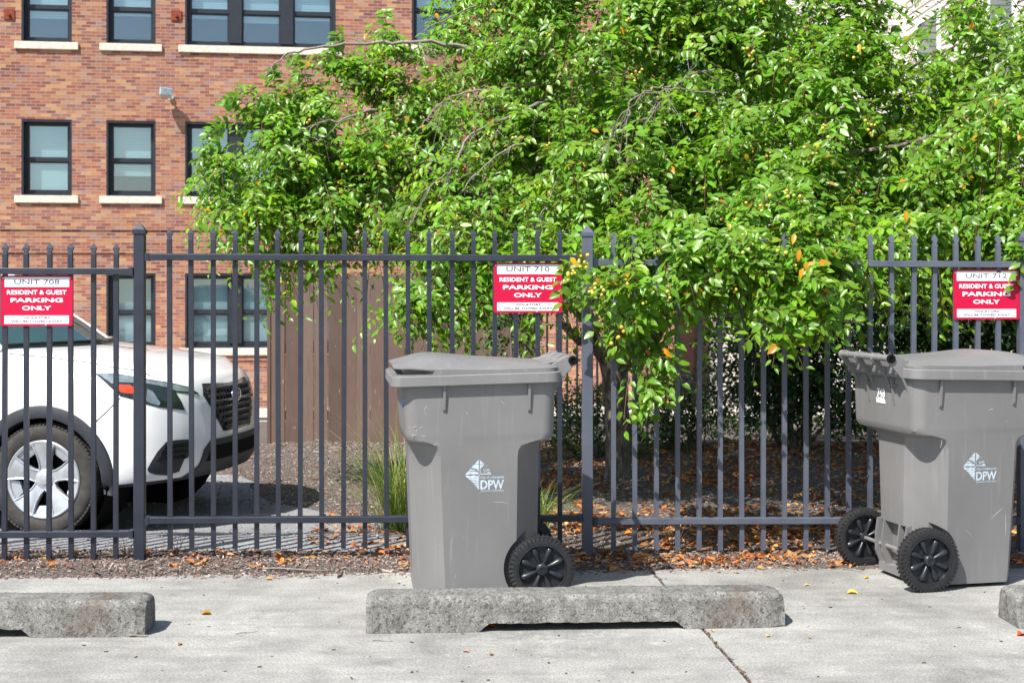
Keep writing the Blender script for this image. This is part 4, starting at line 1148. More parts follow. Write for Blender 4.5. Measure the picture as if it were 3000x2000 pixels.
# ------------------------------------------------------------------ crab apple tree
def lobe(u, v, Y, rx, ry, rz, k=1.0): c = at(u, v, Y); return (np.array(c), np.array((rx, ry, rz)), k)
LOBES = [lobe(610,370,10.6,.42,.5,.38), lobe(700,300,10.8,.42,.5,.40), lobe(560,440,10.3,.22,.35,.26), lobe(630,525,10.2,.34,.45,.26), lobe(820,300,11.0,.65,.6,.60), lobe(760,430,10.6,.5,.5,.40), lobe(900,415,10.4,.5,.5,.42),
    lobe(1040,220,11.2,.8,.7,.75), lobe(1060,500,9.7,.42,.5,.34), lobe(1000,620,9.3,.24,.3,.20), lobe(960,690,9.2,.08,.15,.14,.8), lobe(1110,620,9.4,.16,.3,.2), lobe(1220,420,10.2,.75,.7,.75), lobe(1230,600,9.3,.28,.35,.2),
    lobe(1400,140,10.6,1.05,.9,.85), lobe(1460,430,9.7,.8,.7,.75), lobe(1455,590,8.5,.27,.4,.28), lobe(1438,668,7.75,.17,.25,.22), lobe(1505,750,7.75,.12,.2,.2,1.3), lobe(1515,850,7.7,.06,.10,.16,1.4),
    lobe(1720,230,10.2,1.0,.9,.95), lobe(1700,470,9.2,.7,.6,.55), lobe(1780,540,8.1,.45,.4,.28), lobe(1620,570,7.9,.45,.35,.18), lobe(1560,600,7.8,.28,.25,.18), lobe(1690,600,7.75,.28,.25,.16), lobe(1900,590,7.85,.22,.25,.13), lobe(1820,650,7.65,.18,.22,.24,1.2), lobe(1790,730,7.6,.10,.12,.13,1.5), lobe(1870,690,7.65,.10,.12,.12,1.4),
    lobe(1960,330,9.6,.85,.8,.75), lobe(2040,520,9.0,.55,.55,.38), lobe(1960,560,8.2,.30,.35,.20), lobe(2190,450,9.6,.6,.6,.5), lobe(2130,300,9.9,.5,.5,.4,.8), lobe(2330,300,8.9,.42,.6,.7), lobe(2300,500,8.7,.45,.5,.28), lobe(2330,80,9.2,.35,.5,.5,.7),
    lobe(2420,540,8.1,.12,.2,.2), lobe(1840,60,10.4,.55,.7,.45,.8), lobe(2160,120,9.8,.42,.5,.42,.55),
    # above the frame and on the far side: it is one round crown
    lobe(1330,-120,10.8,1.0,1.0,.8,.4), lobe(1680,-130,10.5,1.2,1.1,.85,.4), lobe(2050,-180,10.2,.8,.9,.5,.3), lobe(1500,60,12.6,1.2,1.0,1.0,.4), lobe(1800,250,12.4,1.2,.9,.9,.4), lobe(1250,200,12.4,.9,.8,.8,.45), lobe(2250,200,12.0,.8,.8,.6,.3)]
def lobe_points(lobes, dens, front_bias=True):
    P = []; Dn = []
    for c, r, k in lobes:
        n = max(6, int(dens*k*(r[0]*r[1] + r[0]*r[2]*1.6 + r[1]*r[2])))
        d = unit(n); rho = 1 - .72*RNG.random(n)**1.5
        if front_bias:
            keep = (d[:, 1] < .25) | (RNG.random(n) < .45)
            d = d[keep]; rho = rho[keep]
        wob = 1 + .16*np.sin(d[:, 0]*5 + c[0]*3)*np.cos(d[:, 2]*6 + c[1])
        P.append(c + d*r*(rho*wob)[:, None]); Dn.append(d)
    return np.vstack(P), np.vstack(Dn)
def clumps(lobes, dens, per, sig):
    """centres of sprays spread over the lobes, each with its own bunch of shoots"""
    P = []; Dn = []
    for c, r, k in lobes:
        n = max(3, int(dens*k*(r[0]*r[1] + r[0]*r[2]*1.6 + r[1]*r[2])))
        d = unit(n*2); d = d[(d[:, 1] < .25) | (RNG.random(len(d)) < .4)][:n]; n = len(d)
        rho = 1 - .30*RNG.random(n)**1.4
        cc = c + d*r*rho[:, None]
        m = RNG.poisson(per, n) + 1; idx = np.repeat(np.arange(n), m)
        P.append(cc[idx] + RNG.normal(0, 1, (len(idx), 3))*np.array((sig, sig, sig*.55)))
        Dn.append(d[idx] + RNG.normal(0, .28, (len(idx), 3)))
    return np.vstack(P), np.vstack(Dn)
def shoots(P, Dn, nl, length, droop, leaf_l, base, var, yellow, up=.45, flat=False, wide=(.68, .95)):
    """leafy shoots starting inside the crown: returns leaf arrays and the stems"""
    n = len(P)
    D = Dn*.75 + RNG.normal(0, .35 if flat else .55, (n, 3)) + np.array((0, -.12, up)); D /= np.linalg.norm(D, axis=1, keepdims=True)
    L = RNG.uniform(*length, n); dr = RNG.uniform(*droop, n)*L
    t = np.linspace(.08, 1, nl)[None, :, None]
    S0 = P - D*L[:, None]*.45
    path = S0[:, None] + D[:, None]*L[:, None, None]*t + np.array((0, 0, -1.))*dr[:, None, None]*t**2
    tan = D[:, None]*L[:, None, None] + np.array((0, 0, -2.))*dr[:, None, None]*t; tan /= np.linalg.norm(tan, axis=2, keepdims=True)
    if flat:
        upn = np.array((-.28, -.42, .85)) + Dn*.35 + RNG.normal(0, .22, (n, 3)); upn = np.repeat(upn[:, None], nl, 1)
        side = np.cross(tan, upn); side /= np.maximum(np.linalg.norm(side, axis=2, keepdims=True), 1e-4)
        sg = np.where(np.arange(nl) % 2 == 0, 1., -1.)[None, :, None]
        radial = side*sg
        ld = tan*RNG.uniform(.25, .8, (n, nl, 1)) + radial + RNG.normal(0, .22, (n, nl, 3)) + np.array((0, 0, -1.))*RNG.uniform(.1, .6, (n, nl, 1))
        nrm = upn + RNG.normal(0, .24, (n, nl, 3)) + radial*.18
    else:
        side = np.cross(tan, np.array((0, 0, 1.))); side /= np.maximum(np.linalg.norm(side, axis=2, keepdims=True), 1e-4)
        upv = np.cross(side, tan)
        ang = (np.arange(nl)*2.4)[None, :] + RNG.uniform(0, 6.28, (n, 1))
        radial = side*np.cos(ang)[..., None] + upv*np.sin(ang)[..., None]*.6
        ld = tan*RNG.uniform(.3, .9, (n, nl, 1)) + radial + np.array((0, 0, -1.))*RNG.uniform(.0, .75, (n, nl, 1))
        nrm = np.array((-.25, -.62, .95)) + radial*.25 + RNG.normal(0, .40, (n, nl, 3))
    size = (RNG.uniform(leaf_l[0], leaf_l[1], (n, nl))*np.where(t[..., 0] > .85, .75, 1.0)).ravel()
    m = n*nl
    tone = np.repeat(RNG.uniform(.78, 1.2, n), nl)
    C = greens(m, base, var, yellow)*tone[:, None]
    young = np.repeat(RNG.random(n) < .18, nl); C[young] = C[young]*np.array((1.45, 1.25, .8))
    return path, leaf_array((path + radial*.012).reshape(-1, 3), ld.reshape(-1, 3), nrm.reshape(-1, 3), size, size*RNG.uniform(wide[0], wide[1], m), C, curl=RNG.uniform(.3, 1.2, m))
def stems_mesh(name, paths, r0, r1):
    n, k, _ = paths.shape; V = []; T = []
    tri = np.array([(math.cos(a), math.sin(a)) for a in (0, 2.094, 4.189)])
    rad = np.linspace(r0, r1, k)
    tan = np.gradient(paths, axis=1); tan /= np.maximum(np.linalg.norm(tan, axis=2, keepdims=True), 1e-6)
    a = np.cross(tan, np.array((.3, .1, 1.))); a /= np.maximum(np.linalg.norm(a, axis=2, keepdims=True), 1e-6); b = np.cross(tan, a)
    V = paths[:, :, None] + (a[:, :, None]*tri[None, None, :, 0:1] + b[:, :, None]*tri[None, None, :, 1:2])*rad[None, :, None, None]
    idx = np.arange(n*k*3).reshape(n, k, 3); q = []
    for j in range(3):
        j2 = (j+1) % 3; A, B, C_, D_ = idx[:, :-1, j], idx[:, :-1, j2], idx[:, 1:, j2], idx[:, 1:, j]
        q += [np.stack([A, B, C_], -1).reshape(-1, 3), np.stack([A, C_, D_], -1).reshape(-1, 3)]
    return np_mesh(name, V.reshape(-1, 3), np.vstack(q))

TB = at(1416, 1100, 11.0); TB.z = gz(TB.x, TB.y)
tree = tag(empty('crab_apple_tree', TB), 'leafy crab apple tree with small yellow fruit leaning over the metal fence', 'tree')
def local(me_or_v): return me_or_v
mb = MB(); pts = []; rad = []
for k in range(15):
    t = k/14; z = -.1 + 1.12*t; pts.append(Vector((.02*math.sin(t*5) - .01*t, .02*math.cos(t*4), z))); rad.append((.096 + .05*max(0, 1-t*5)**2 + .02*smst(.75, 1, t) + .006*math.sin(k*2.1)))
# trunk with a lumpy, fluted section
rings = []
for p, r in zip(pts, rad):
    rings.append([p + Vector((math.cos(a), math.sin(a), 0))*r*(1 + .10*noise.noise((math.cos(a)*2, math.sin(a)*2, p.z*2.5)) + .05*math.sin(a*5 + p.z*2)) for a in (2*math.pi*i/26 for i in range(26))])
mb.loft(rings); mb.build('trunk', M['bark'], tree, smooth=70)
fork = Vector((0, 0, .95))
def limb(end, r0, r1, bow=.25, start=fork, n=12, wig=.05):
    s = start + Vector((random.uniform(-.03, .03), random.uniform(-.03, .03), -.12)); e = Vector(end)
    mid = s.lerp(e, .5) + Vector((0, 0, bow)); out = []
    for i in range(n):
        t = i/(n-1); p = s*(1-t)**2 + mid*2*t*(1-t) + e*t*t
        out.append(p + Vector((noise.noise((t*3, e.x, 1)), noise.noise((t*3, e.y, 4)), noise.noise((t*3, e.z, 7))))*wig*min(1, 3*t)*2)
    m = MB(); m.tube(out, [r0 + (r1-r0)*(i/(n-1))**.7 for i in range(n)], 9); m.build('limb', M['bark'], tree, smooth=70); return out
tips = [(1290,745,10.6),(1250,560,10.4),(1545,735,10.8),(1640,600,10.2),(1420,560,10.6)]
main = []
for (u, v, Y), r in zip(tips, (.045, .05, .065, .05, .06)):
    main.append(limb(at(u, v, Y) - TB, r, r*.62, .04))
ends = [at(*q) - TB for q in ((620,370,10.6),(800,330,11),(1000,230,11.2),(650,560,10.3),(1060,540,9.8),(1230,400,10.3),(1400,100,10.8),(1560,20,10.8),(1450,450,9.8),(1720,230,10.2),(1750,500,8.8),(1960,330,9.6),(2180,430,9.6),(2330,300,9),(1400,640,8.2),(2160,110,9.8),(1650,-100,10.5),(1500,60,12.4),(1850,250,12.2))]
for e in ends:
    m_ = min(main, key=lambda o: (o[-1] - e).length + (o[-1]-e).length*.0)
    limb(e, .034, .008, .30 if e.z > 2.2 else .18, start=m_[-1] + Vector((0, 0, .1)), n=14, wig=.09)
FARL = [l for l in LOBES if l[0][1] > 8.6]; NEARL = [l for l in LOBES if l[0][1] <= 8.6]
P, Dn = clumps(FARL, 24, 7.5, .085)
P2, Dn2 = lobe_points([(c, r*.82, k) for c, r, k in FARL], 42)
P = np.vstack([P, P2]); Dn = np.vstack([Dn, Dn2])
path, (V, T, C) = shoots(P, Dn, 12, (.24, .50), (.3, .95), (.046, .088), (.140, .288, .020), .2, .006, .40, True, (.55, .78))
P3, Dn3 = clumps(NEARL, 52, 6.5, .055)
path3, (V3, T3, C3) = shoots(P3, Dn3, 8, (.13, .26), (.2, .7), (.05, .085), (.140, .288, .020), .2, .008, .35, True, (.55, .78))
T = np.vstack([T, T3 + len(V)]); V = np.vstack([V, V3]); C = np.vstack([C, C3])
print('crown leaves', len(P)*12)
Tb = np.array(TB)
crown_o = obj('crown', np_mesh('crown', V - Tb, T, C), M['leaf'], tree)
obj('shoots', stems_mesh('shoots', path - Tb, .0032, .0012), M['shoot'], tree); obj('shoots', stems_mesh('shoots', path3 - Tb, .0030, .0012), M['shoot'], tree)
# single leafy sprigs that hang clear of the crown
HANG = [(1500,700,7.72,1545,905),(1560,700,7.7,1520,925),(1790,640,7.6,1800,785),(1850,600,7.65,1900,735),(1760,620,7.6,1750,760),(930,640,9.2,930,790),(1230,640,9.2,1225,770),(1310,600,7.68,1266,688),(1350,600,7.68,1312,700),(1340,640,7.66,1330,770),
        (540,470,10.2,512,560),(600,560,10.2,615,680),(500,340,10.4,470,420),(520,300,10.4,466,350),(2350,560,8.0,2340,640),(1130,650,9.3,1120,760),(780,90,10.8,745,150),(640,240,10.7,615,180),(690,210,10.8,680,150),(560,255,10.6,520,240),(880,120,11,880,30)]
for (u0, v0, Y, u1, v1) in HANG:
    a, b = at(u0, v0, Y), at(u1, v1, Y - .05); hp = []
    for k in range(1 if Y < 8 else 3):
        a2 = a + Vector(RNG.normal(0, .035, 3)); b2 = b + Vector(RNG.normal(0, .04, 3))
        t = np.linspace(0, 1, 12)[:, None]
        hp.append(np.array(a2)*(1-t) + np.array(b2)*t + np.array((0, -.03, .06))*(4*t*(1-t)))
    hp = np.array(hp); n, kk, _ = hp.shape
    tan = np.gradient(hp, axis=1); tan /= np.linalg.norm(tan, axis=2, keepdims=True)
    side = np.cross(tan, np.array((0, 1., .2))); side /= np.maximum(np.linalg.norm(side, axis=2, keepdims=True), 1e-4)
    sg = np.where(np.arange(kk) % 2 == 0, 1., -1.)[None, :, None]
    ld = side*sg + tan*.35 + RNG.normal(0, .25, (n, kk, 3)) + np.array((0, -.15, -.25))
    nr = np.array((-.2, -.75, .75)) + RNG.normal(0, .3, (n, kk, 3)); sz = RNG.uniform(.055, .082, n*kk)
    Vh, Th, Ch = leaf_array(hp.reshape(-1, 3), ld.reshape(-1, 3), nr.reshape(-1, 3), sz, sz*RNG.uniform(.66, .88, n*kk), greens(n*kk, (.140, .288, .020), .2, .02), curl=RNG.uniform(.4, 1.3, n*kk))
    sp_ = obj('hanging_foliage', np_mesh('hanging_foliage', Vh - Tb, Th, Ch), M['leaf'], tree)
    obj('shoots', stems_mesh('shoots', hp - Tb, .003, .0014), M['shoot'], sp_)
# a few leaves already turned yellow and orange
yl = [(1838,572,7.6),(1850,600,7.58),(1826,538,7.6),(1905,352,8.9),(1918,365,8.9),(1880,330,9),(1525,798,7.62),(1712,352,9),(1600,258,9.6),(1430,60,9.7),(2080,485,8.5),(2235,50,9),(1310,590,7.6),(1845,615,7.58),(1000,30,10.4),(1975,100,8.9)]
Py = np.array([at(u, v, Y-.12) for u, v, Y in yl]); my = len(Py)
Vy, Ty, Cy = leaf_array(Py, np.array((0, -.1, -1.)) + RNG.normal(0, .3, (my, 3)), np.array((-.2, -1, .4)) + RNG.normal(0, .2, (my, 3)), RNG.uniform(.05, .07, my), np.full(my, .04), np.array([(.75, .30, .01), (.7, .42, .02)])[RNG.integers(0, 2, my)])
obj('yellow_leaf', np_mesh('yellow_leaf', Vy - Tb, Ty, Cy), M['leaf'], tree)['kind'] = 'stuff'
# fruit
bm = bmesh.new(); bmesh.ops.create_icosphere(bm, subdivisions=2, radius=1); FV = np.array([v.co[:] for v in bm.verts]); FT = np.array([[v.index for v in f.verts] for f in bm.faces]); bm.free()
sel = RNG.random(len(path)) < .085; cp = np.vstack([path[sel][:, 6], path3[RNG.random(len(path3)) < .07][:, 4]]) + RNG.normal(0, .01, (1, 3)); FP = []; FC = []; st = []
extra = [at(*q) for q in ((1335,580,7.55),(1310,600,7.55),(1975,98,8.7),(1720,108,9.0),(1440,45,9.6),(1460,150,9.5),(2000,270,8.6),(1895,275,8.6),(1790,560,7.6),(1365,640,7.5),(2190,470,8.7),(1245,400,9.5))]
for c in [Vector(p) for p in cp] + extra*2:
    for k in range(RNG.integers(2, 6)):
        e = c + Vector(RNG.normal(0, .022, 3)) + Vector((0, -.02, -.045 - .03*RNG.random())); FP.append(e); st.append(np.array([c, c.lerp(e, .5) + Vector((.006, 0, .01)), e + Vector((0, 0, .009))]))
        r_ = RNG.random(); FC.append((.52, .42, .05) if r_ < .55 else (.38, .42, .05) if r_ < .83 else (.62, .30, .05) if r_ < .94 else (.42, .05, .02))
FP = np.array(FP); nf = len(FP); rr = RNG.uniform(.0085, .012, nf)
VF = (FV[None]*rr[:, None, None] + FP[:, None]).reshape(-1, 3); TF = (FT[None] + (np.arange(nf)*len(FV))[:, None, None]).reshape(-1, 3)
fr = obj('fruit', np_mesh('fruit', VF - Tb, TF, np.repeat(np.array(FC), len(FV), 0)), M['fruit'], tree); fr['kind'] = 'stuff'
obj('fruit_stalk', stems_mesh('fruit_stalk', np.array(st) - Tb, .0010, .0008), M['shoot'], tree)['kind'] = 'stuff'
# bare grey dead branches
def dead(pts, r0, r1, twigs=0, fall=.3, name='bare_branch'):
    P3 = [at(*p) - TB for p in pts]; q = catmull([tuple(p) for p in P3], len(pts)*6); q = [Vector(p) + Vector(RNG.normal(0, .006, 3)) for p in q]
    m = MB(); m.tube(q, list(np.linspace(r0, r1, len(q))), 6)
    for k in range(twigs):
        i = RNG.integers(2, len(q)-1); a = q[i]; d = Vector(RNG.normal(0, 1, 3)) + Vector((-.4, 0, -fall*1.3)); d.normalize(); L = RNG.uniform(.10, .36)
        tw = [a + d*L*t + Vector((0, 0, -fall*.4*L*t*t)) + Vector(RNG.normal(0, .008, 3)) for t in np.linspace(0, 1, 6)]; rr_ = .28*(r0 + (r1-r0)*i/len(q)) + .0008
        m.tube(tw, list(np.linspace(rr_, .0012, 6)), 4)
        for s_ in range(2):
            j = RNG.integers(1, 5); d2 = (d + Vector(RNG.normal(0, .7, 3))).normalized(); m.tube([tw[j], tw[j] + d2*L*.25, tw[j] + d2*L*.42 + Vector((0, 0, -.02))], [.0022, .0015, .001], 4)
    m.build(name, M['twig'], tree, smooth=60)
dead([(1310,110,10.6),(1180,118,10.5),(1000,98,10.4),(850,100,10.4),(740,108,10.4),(650,130,10.4),(610,180,10.4)], .020, .004, 16, .25)
dead([(1280,80,10.8),(1200,30,10.7),(1120,12,10.7),(1040,36,10.6),(960,80,10.6)], .014, .003, 8, .2)
dead([(1230,190,10.2),(1160,205,10.1),(1080,212,10.0),(1020,235,9.9),(960,295,9.9)], .014, .003, 12, .7)
dead([(1260,230,10),(1190,260,9.8),(1080,310,9.7),(1045,380,9.6),(990,430,9.6),(925,555,9.5)], .012, .002, 16, .8)
dead([(1200,330,9.5),(1150,350,9.4),(1060,440,9.4),(1000,560,9.4)], .007, .0015, 10, .9)
dead([(1310,330,9.3),(1250,480,9.2),(1200,560,9.1)], .006, .0015, 8, .6)
dead([(1540,200,9.3),(1480,210,9.2),(1430,260,9.2),(1400,320,9.2)], .007, .0015, 8, .9)
dead([(1640,215,9.3),(1560,205,9.2),(1470,225,9.2),(1420,300,9.1)], .006, .0015, 6, .9)
dead([(1450,230,9.2),(1440,330,9.15),(1470,420,9.1)], .005, .0012, 6, .9)
dead([(1640,160,9.4),(1570,180,9.3),(1500,260,9.2),(1460,320,9.2)], .006, .0015, 6, .5)
dead([(860,250,10.2),(780,275,10.2),(720,290,10.2),(690,340,10.2)], .010, .002, 6, .4)

# ------------------------------------------------------------------ shrubs
def shrub(name, lobes, dens, base, leaf_l, label, cat, stems=5, var=.3, nl=8, tall=(.15, .35), group=None, spread=.25):
    c0 = np.mean([l[0] for l in lobes], axis=0); g = gz(c0[0], c0[1])
    r = tag(empty(name, (c0[0], c0[1], g)), label, cat, group); o = np.array((c0[0], c0[1], g))
    P, Dn = lobe_points(lobes, dens)
    P[:, 2] = np.maximum(P[:, 2], g + .03)
    pth, (V, T, C) = shoots(P, Dn, nl, tall, (.1, .5), leaf_l, base, var, 0)
    obj('foliage', np_mesh('foliage', V - o, T, C), M['hedge_leaf'], r)
    for k in range(stems):
        l = lobes[k % len(lobes)][0]; a = 2*math.pi*k/stems
        s = Vector((spread*math.cos(a)*.5, spread*math.sin(a)*.5, -.05)); e = Vector(l - o) + Vector((spread*math.cos(a), spread*math.sin(a), 0))
        m = MB(); m.tube([s, s.lerp(e, .35) + Vector((.04*math.cos(a*3), .03, .05)), s.lerp(e, .7), e], [.028, .022, .014, .006], 6); m.build('stem', M['bark'], r, smooth=60)
    obj('twigs', stems_mesh('twigs', pth - o, .003, .001), M['shoot'], r)
    return r
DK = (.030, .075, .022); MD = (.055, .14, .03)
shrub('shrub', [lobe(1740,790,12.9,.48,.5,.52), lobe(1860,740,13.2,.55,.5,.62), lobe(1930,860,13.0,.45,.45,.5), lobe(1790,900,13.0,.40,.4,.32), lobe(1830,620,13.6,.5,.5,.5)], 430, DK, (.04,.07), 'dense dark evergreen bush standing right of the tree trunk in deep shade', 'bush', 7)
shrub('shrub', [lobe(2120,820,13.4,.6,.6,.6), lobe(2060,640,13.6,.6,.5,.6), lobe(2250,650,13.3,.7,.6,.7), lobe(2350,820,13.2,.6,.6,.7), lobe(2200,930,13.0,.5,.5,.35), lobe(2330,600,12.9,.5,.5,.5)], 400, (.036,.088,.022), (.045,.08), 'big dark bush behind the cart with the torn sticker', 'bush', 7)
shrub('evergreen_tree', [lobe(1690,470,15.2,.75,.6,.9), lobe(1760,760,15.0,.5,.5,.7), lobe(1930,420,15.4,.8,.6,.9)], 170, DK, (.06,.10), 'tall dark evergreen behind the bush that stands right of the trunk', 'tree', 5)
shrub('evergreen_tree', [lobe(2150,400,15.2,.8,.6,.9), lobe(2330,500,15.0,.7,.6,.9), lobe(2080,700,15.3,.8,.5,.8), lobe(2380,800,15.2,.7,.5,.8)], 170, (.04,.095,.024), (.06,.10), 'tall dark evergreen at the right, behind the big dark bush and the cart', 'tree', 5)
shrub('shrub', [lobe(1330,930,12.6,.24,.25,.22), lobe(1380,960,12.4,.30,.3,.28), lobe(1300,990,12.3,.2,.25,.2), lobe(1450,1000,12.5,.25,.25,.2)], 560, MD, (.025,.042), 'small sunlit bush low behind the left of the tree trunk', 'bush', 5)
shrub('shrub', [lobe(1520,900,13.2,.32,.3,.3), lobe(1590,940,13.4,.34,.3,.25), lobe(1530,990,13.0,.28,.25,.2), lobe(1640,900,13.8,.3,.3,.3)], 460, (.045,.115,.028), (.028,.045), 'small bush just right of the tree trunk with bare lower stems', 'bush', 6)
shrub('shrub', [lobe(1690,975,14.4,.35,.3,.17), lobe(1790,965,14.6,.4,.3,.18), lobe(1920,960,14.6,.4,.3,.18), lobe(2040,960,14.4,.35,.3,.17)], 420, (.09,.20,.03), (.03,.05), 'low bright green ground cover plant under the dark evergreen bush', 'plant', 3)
shrub('shrub', [lobe(1130,770,13.4,.12,.2,.2), lobe(1200,760,13.4,.14,.2,.22), lobe(1240,880,13.0,.2,.2,.3), lobe(1170,680,13.3,.2,.3,.25)], 420, (.04,.10,.025), (.035,.055), 'dark leafy bush against the right end of the brown board fence', 'bush', 4)

# ------------------------------------------------------------------ leaf litter and chips
def gzv(P): return np.array([gz(x, y) for x, y in P])
def dens(x, y): return .5 + .5*noise.noise((x*1.1, y*1.6, 3.3)) + .35*noise.noise((x*3.1, y*4, 8))
LC = np.array([(.50,.15,.035),(.60,.22,.05),(.37,.11,.035),(.50,.28,.13),(.20,.085,.04),(.64,.34,.08),(.44,.23,.12)])
pts = []
def scatter(n, x0, x1, y0, y1, thr, zone=None):
    c = 0; tries = 0
    while c < n and tries < n*12:
        tries += 1; x = RNG.uniform(x0, x1); y = RNG.uniform(y0, y1)
        if y < lot_edge(x) - .04: continue
        if zone and not zone(x, y): continue
        if dens(x, y) > thr: pts.append((x, y)); c += 1
scatter(2600, -.35, 4.3, 7.62, 8.9, .42); scatter(2600, -.35, 4.3, 8.5, 11.4, .45); scatter(5200, .0, 5.0, 10.4, 13.8, .25)
scatter(420, -1.25, -.2, 8.15, 9.7, .35); scatter(230, -4.5, -.3, 7.5, 8.0, .5); scatter(500, -.6, 4.2, 7.45, 7.8, .3); scatter(160, -.9, .3, 7.7, 8.2, .1)
pts = np.array(pts); n = len(pts); z = gzv(pts) + .006 + np.abs(RNG.normal(0, .007, n))
az = RNG.uniform(0, 6.28, n); tilt = RNG.normal(0, .22, n)
D_ = np.stack([np.cos(az), np.sin(az), tilt], 1); N_ = np.stack([RNG.normal(0, .35, n), RNG.normal(0, .35, n), np.ones(n)], 1)
sz = .026 + .052*RNG.random(n)**1.6; C = LC[RNG.integers(0, len(LC), n)]*RNG.uniform(.6, 1.3, (n, 1))
V, T, Cc = leaf_array(np.column_stack([pts, z]), D_, N_, sz, sz*RNG.uniform(.45, .7, n), C, curl=RNG.uniform(-1.2, 2.2, n))
tag(obj('fallen_leaves', np_mesh('fallen_leaves', V, T, Cc), M['litter']), 'carpet of orange and brown fallen leaves under the tree', 'leaf litter', kind='stuff')
# wood chips, grit and bits
CV = np.array([(-.5,0,0),(.5,0,0),(.42,1,.05),(-.4,1.05,0),(-.5,0,.18),(.5,.05,.2),(.42,1,.22),(-.4,1.05,.2)]) ; CT = np.array([(4,5,6),(4,6,7),(0,1,5),(0,5,4),(1,2,6),(1,6,5),(2,3,7),(2,7,6),(3,0,4),(3,4,7)])
pts = []
def chips(n, x0, x1, y0, y1, keep=None):
    x = RNG.uniform(x0, x1, n); y = RNG.uniform(y0, y1, n); e = np.array([lot_edge(a) for a in x]); k = y > e - .05 - .10*RNG.random(n)**3
    if keep is not None: k &= keep(x, y)
    pts.append(np.stack([x, y], 1)[k])
chips(15000, -4.2, 4.2, 7.25, 8.02); chips(14000, -3.2, .9, 10.0, 14.2); chips(2500, -1.2, .4, 8.2, 10.2); chips(8000, .3, 4.6, 8.0, 13.6); chips(400, -4, 0, 8.0, 8.15)
pts = np.vstack(pts); n = len(pts); az = RNG.uniform(0, 6.28, n)
on_slab = np.array([lot_edge(a) > b for a, b in pts]); z = np.where(on_slab, 0.0, gzv(pts)) + .001 + np.abs(RNG.normal(0, .004, n))*(~on_slab)
D_ = np.stack([np.cos(az), np.sin(az), RNG.normal(0, .18, n)], 1); N_ = np.stack([RNG.normal(0, .2, n), RNG.normal(0, .2, n), np.ones(n)], 1)
L_ = RNG.uniform(.006, .024, n)*(1 + (RNG.random(n) < .02)*2.0); CC = np.array([(.24,.165,.135),(.17,.12,.10),(.34,.265,.22),(.42,.37,.33),(.11,.085,.075),(.27,.15,.105)])
V, T, Cc = leaf_array(np.column_stack([pts, z]), D_, N_, L_, RNG.uniform(.003, .009, n), CC[RNG.integers(0, 6, n)]*RNG.uniform(.7, 1.3, (n, 1)), CV, CT)
tag(obj('mulch_chips', np_mesh('mulch_chips', V, T, Cc, smooth=False), M['chip']), 'grey brown wood chips and bits spilling over the concrete edge', 'mulch', kind='stuff')
# grit on the drive and on the slab, and debris packed in the joint
pts = np.vstack([np.stack([RNG.uniform(-4, 0, 1800), RNG.uniform(8.0, 10.2, 1800)], 1), np.stack([RNG.uniform(-2.6, 2.8, 170), RNG.uniform(5.0, 7.4, 170)], 1)])
jy = RNG.uniform(4.9, 7.6, 420); pts = np.vstack([pts, np.stack([.897 - .078*(jy-5.34) + RNG.normal(0, .0035, 420), jy], 1)]); n = len(pts)
z = np.array([(gz(a, b) + .009) if b > 7.9 else .0005 for a, b in pts]); z[-420:] = RNG.uniform(-.012, .002, 420)
az = RNG.uniform(0, 6.28, n); D_ = np.stack([np.cos(az), np.sin(az), RNG.normal(0, .1, n)], 1); N_ = np.stack([RNG.normal(0, .2, n), RNG.normal(0, .2, n), np.ones(n)], 1)
GC = np.array([(.30,.29,.28),(.12,.11,.10),(.42,.40,.37),(.2,.13,.09)]); C = GC[RNG.integers(0, 4, n)]; C[1800:1970] = np.array((.09,.06,.045)); C[-420:] = CC[RNG.integers(0, 6, 420)]*.55; jl = RNG.random(420) < .16; C[-420:][jl] = LC[RNG.integers(0, 5, jl.sum())]*.7
L_ = RNG.uniform(.006, .016, n); L_[1800:1970] = RNG.uniform(.004, .016, 170)
V, T, Cc = leaf_array(np.column_stack([pts, z]), D_, N_, L_, L_*RNG.uniform(.3, .8, n), C, CV, CT)
tag(obj('grit', np_mesh('grit', V, T, Cc, smooth=False), M['chip']), 'small dark grit and crumbs scattered over the concrete and the drive', 'grit', kind='stuff')

# single leaves and twigs on the concrete
def one_leaf(u, v, size, col, az, label, z=.003, curl=1.5, Y=None):
    p = at(u, v, Y if Y else F*CAM_Z/(v-659)); p.z = z
    V, T, C = leaf_array(np.array([(0, 0, 0)]), np.array([(math.cos(az), math.sin(az), .12)]), np.array([(.1, -.25, 1.)]), np.array([size]), np.array([size*.6]), np.array([col]), curl=np.array([curl]))
    V2 = V - np.array((0, 0, .0015)); nV = len(V)
    r = obj('fallen_leaf', np_mesh('fallen_leaf', np.vstack([V, V2]), np.vstack([T, T[:, ::-1] + nV]), np.vstack([C, C])), M['litter']); r.location = p
    return tag(r, label, 'leaf', 'single leaves fallen on the concrete')
one_leaf(462,1411,.060,(.42,.27,.04),.3,'mustard coloured curled leaf on bare concrete right of the stained wheel stop', curl=2.5)
one_leaf(408,1482,.035,(.55,.22,.08),1.2,'small pale orange leaf on concrete below the mustard coloured leaf')
one_leaf(1118,1442,.055,(.75,.16,.02),.6,'bright orange leaf in the left corner of the gap under the whole wheel stop', curl=2.6, z=.006)
one_leaf(1186,1432,.04,(.6,.14,.02),.2,'dull orange leaf lying in shadow within the gap under the whole wheel stop', z=.006)
one_leaf(1124,1505,.03,(.42,.17,.06),.9,'tiny brown leaf on concrete in front of the whole wheel stop')
one_leaf(1078,1497,.032,(.40,.24,.15),2.8,'tan shrivelled leaf scrap beside the tiny brown leaf, before the wheel stop')
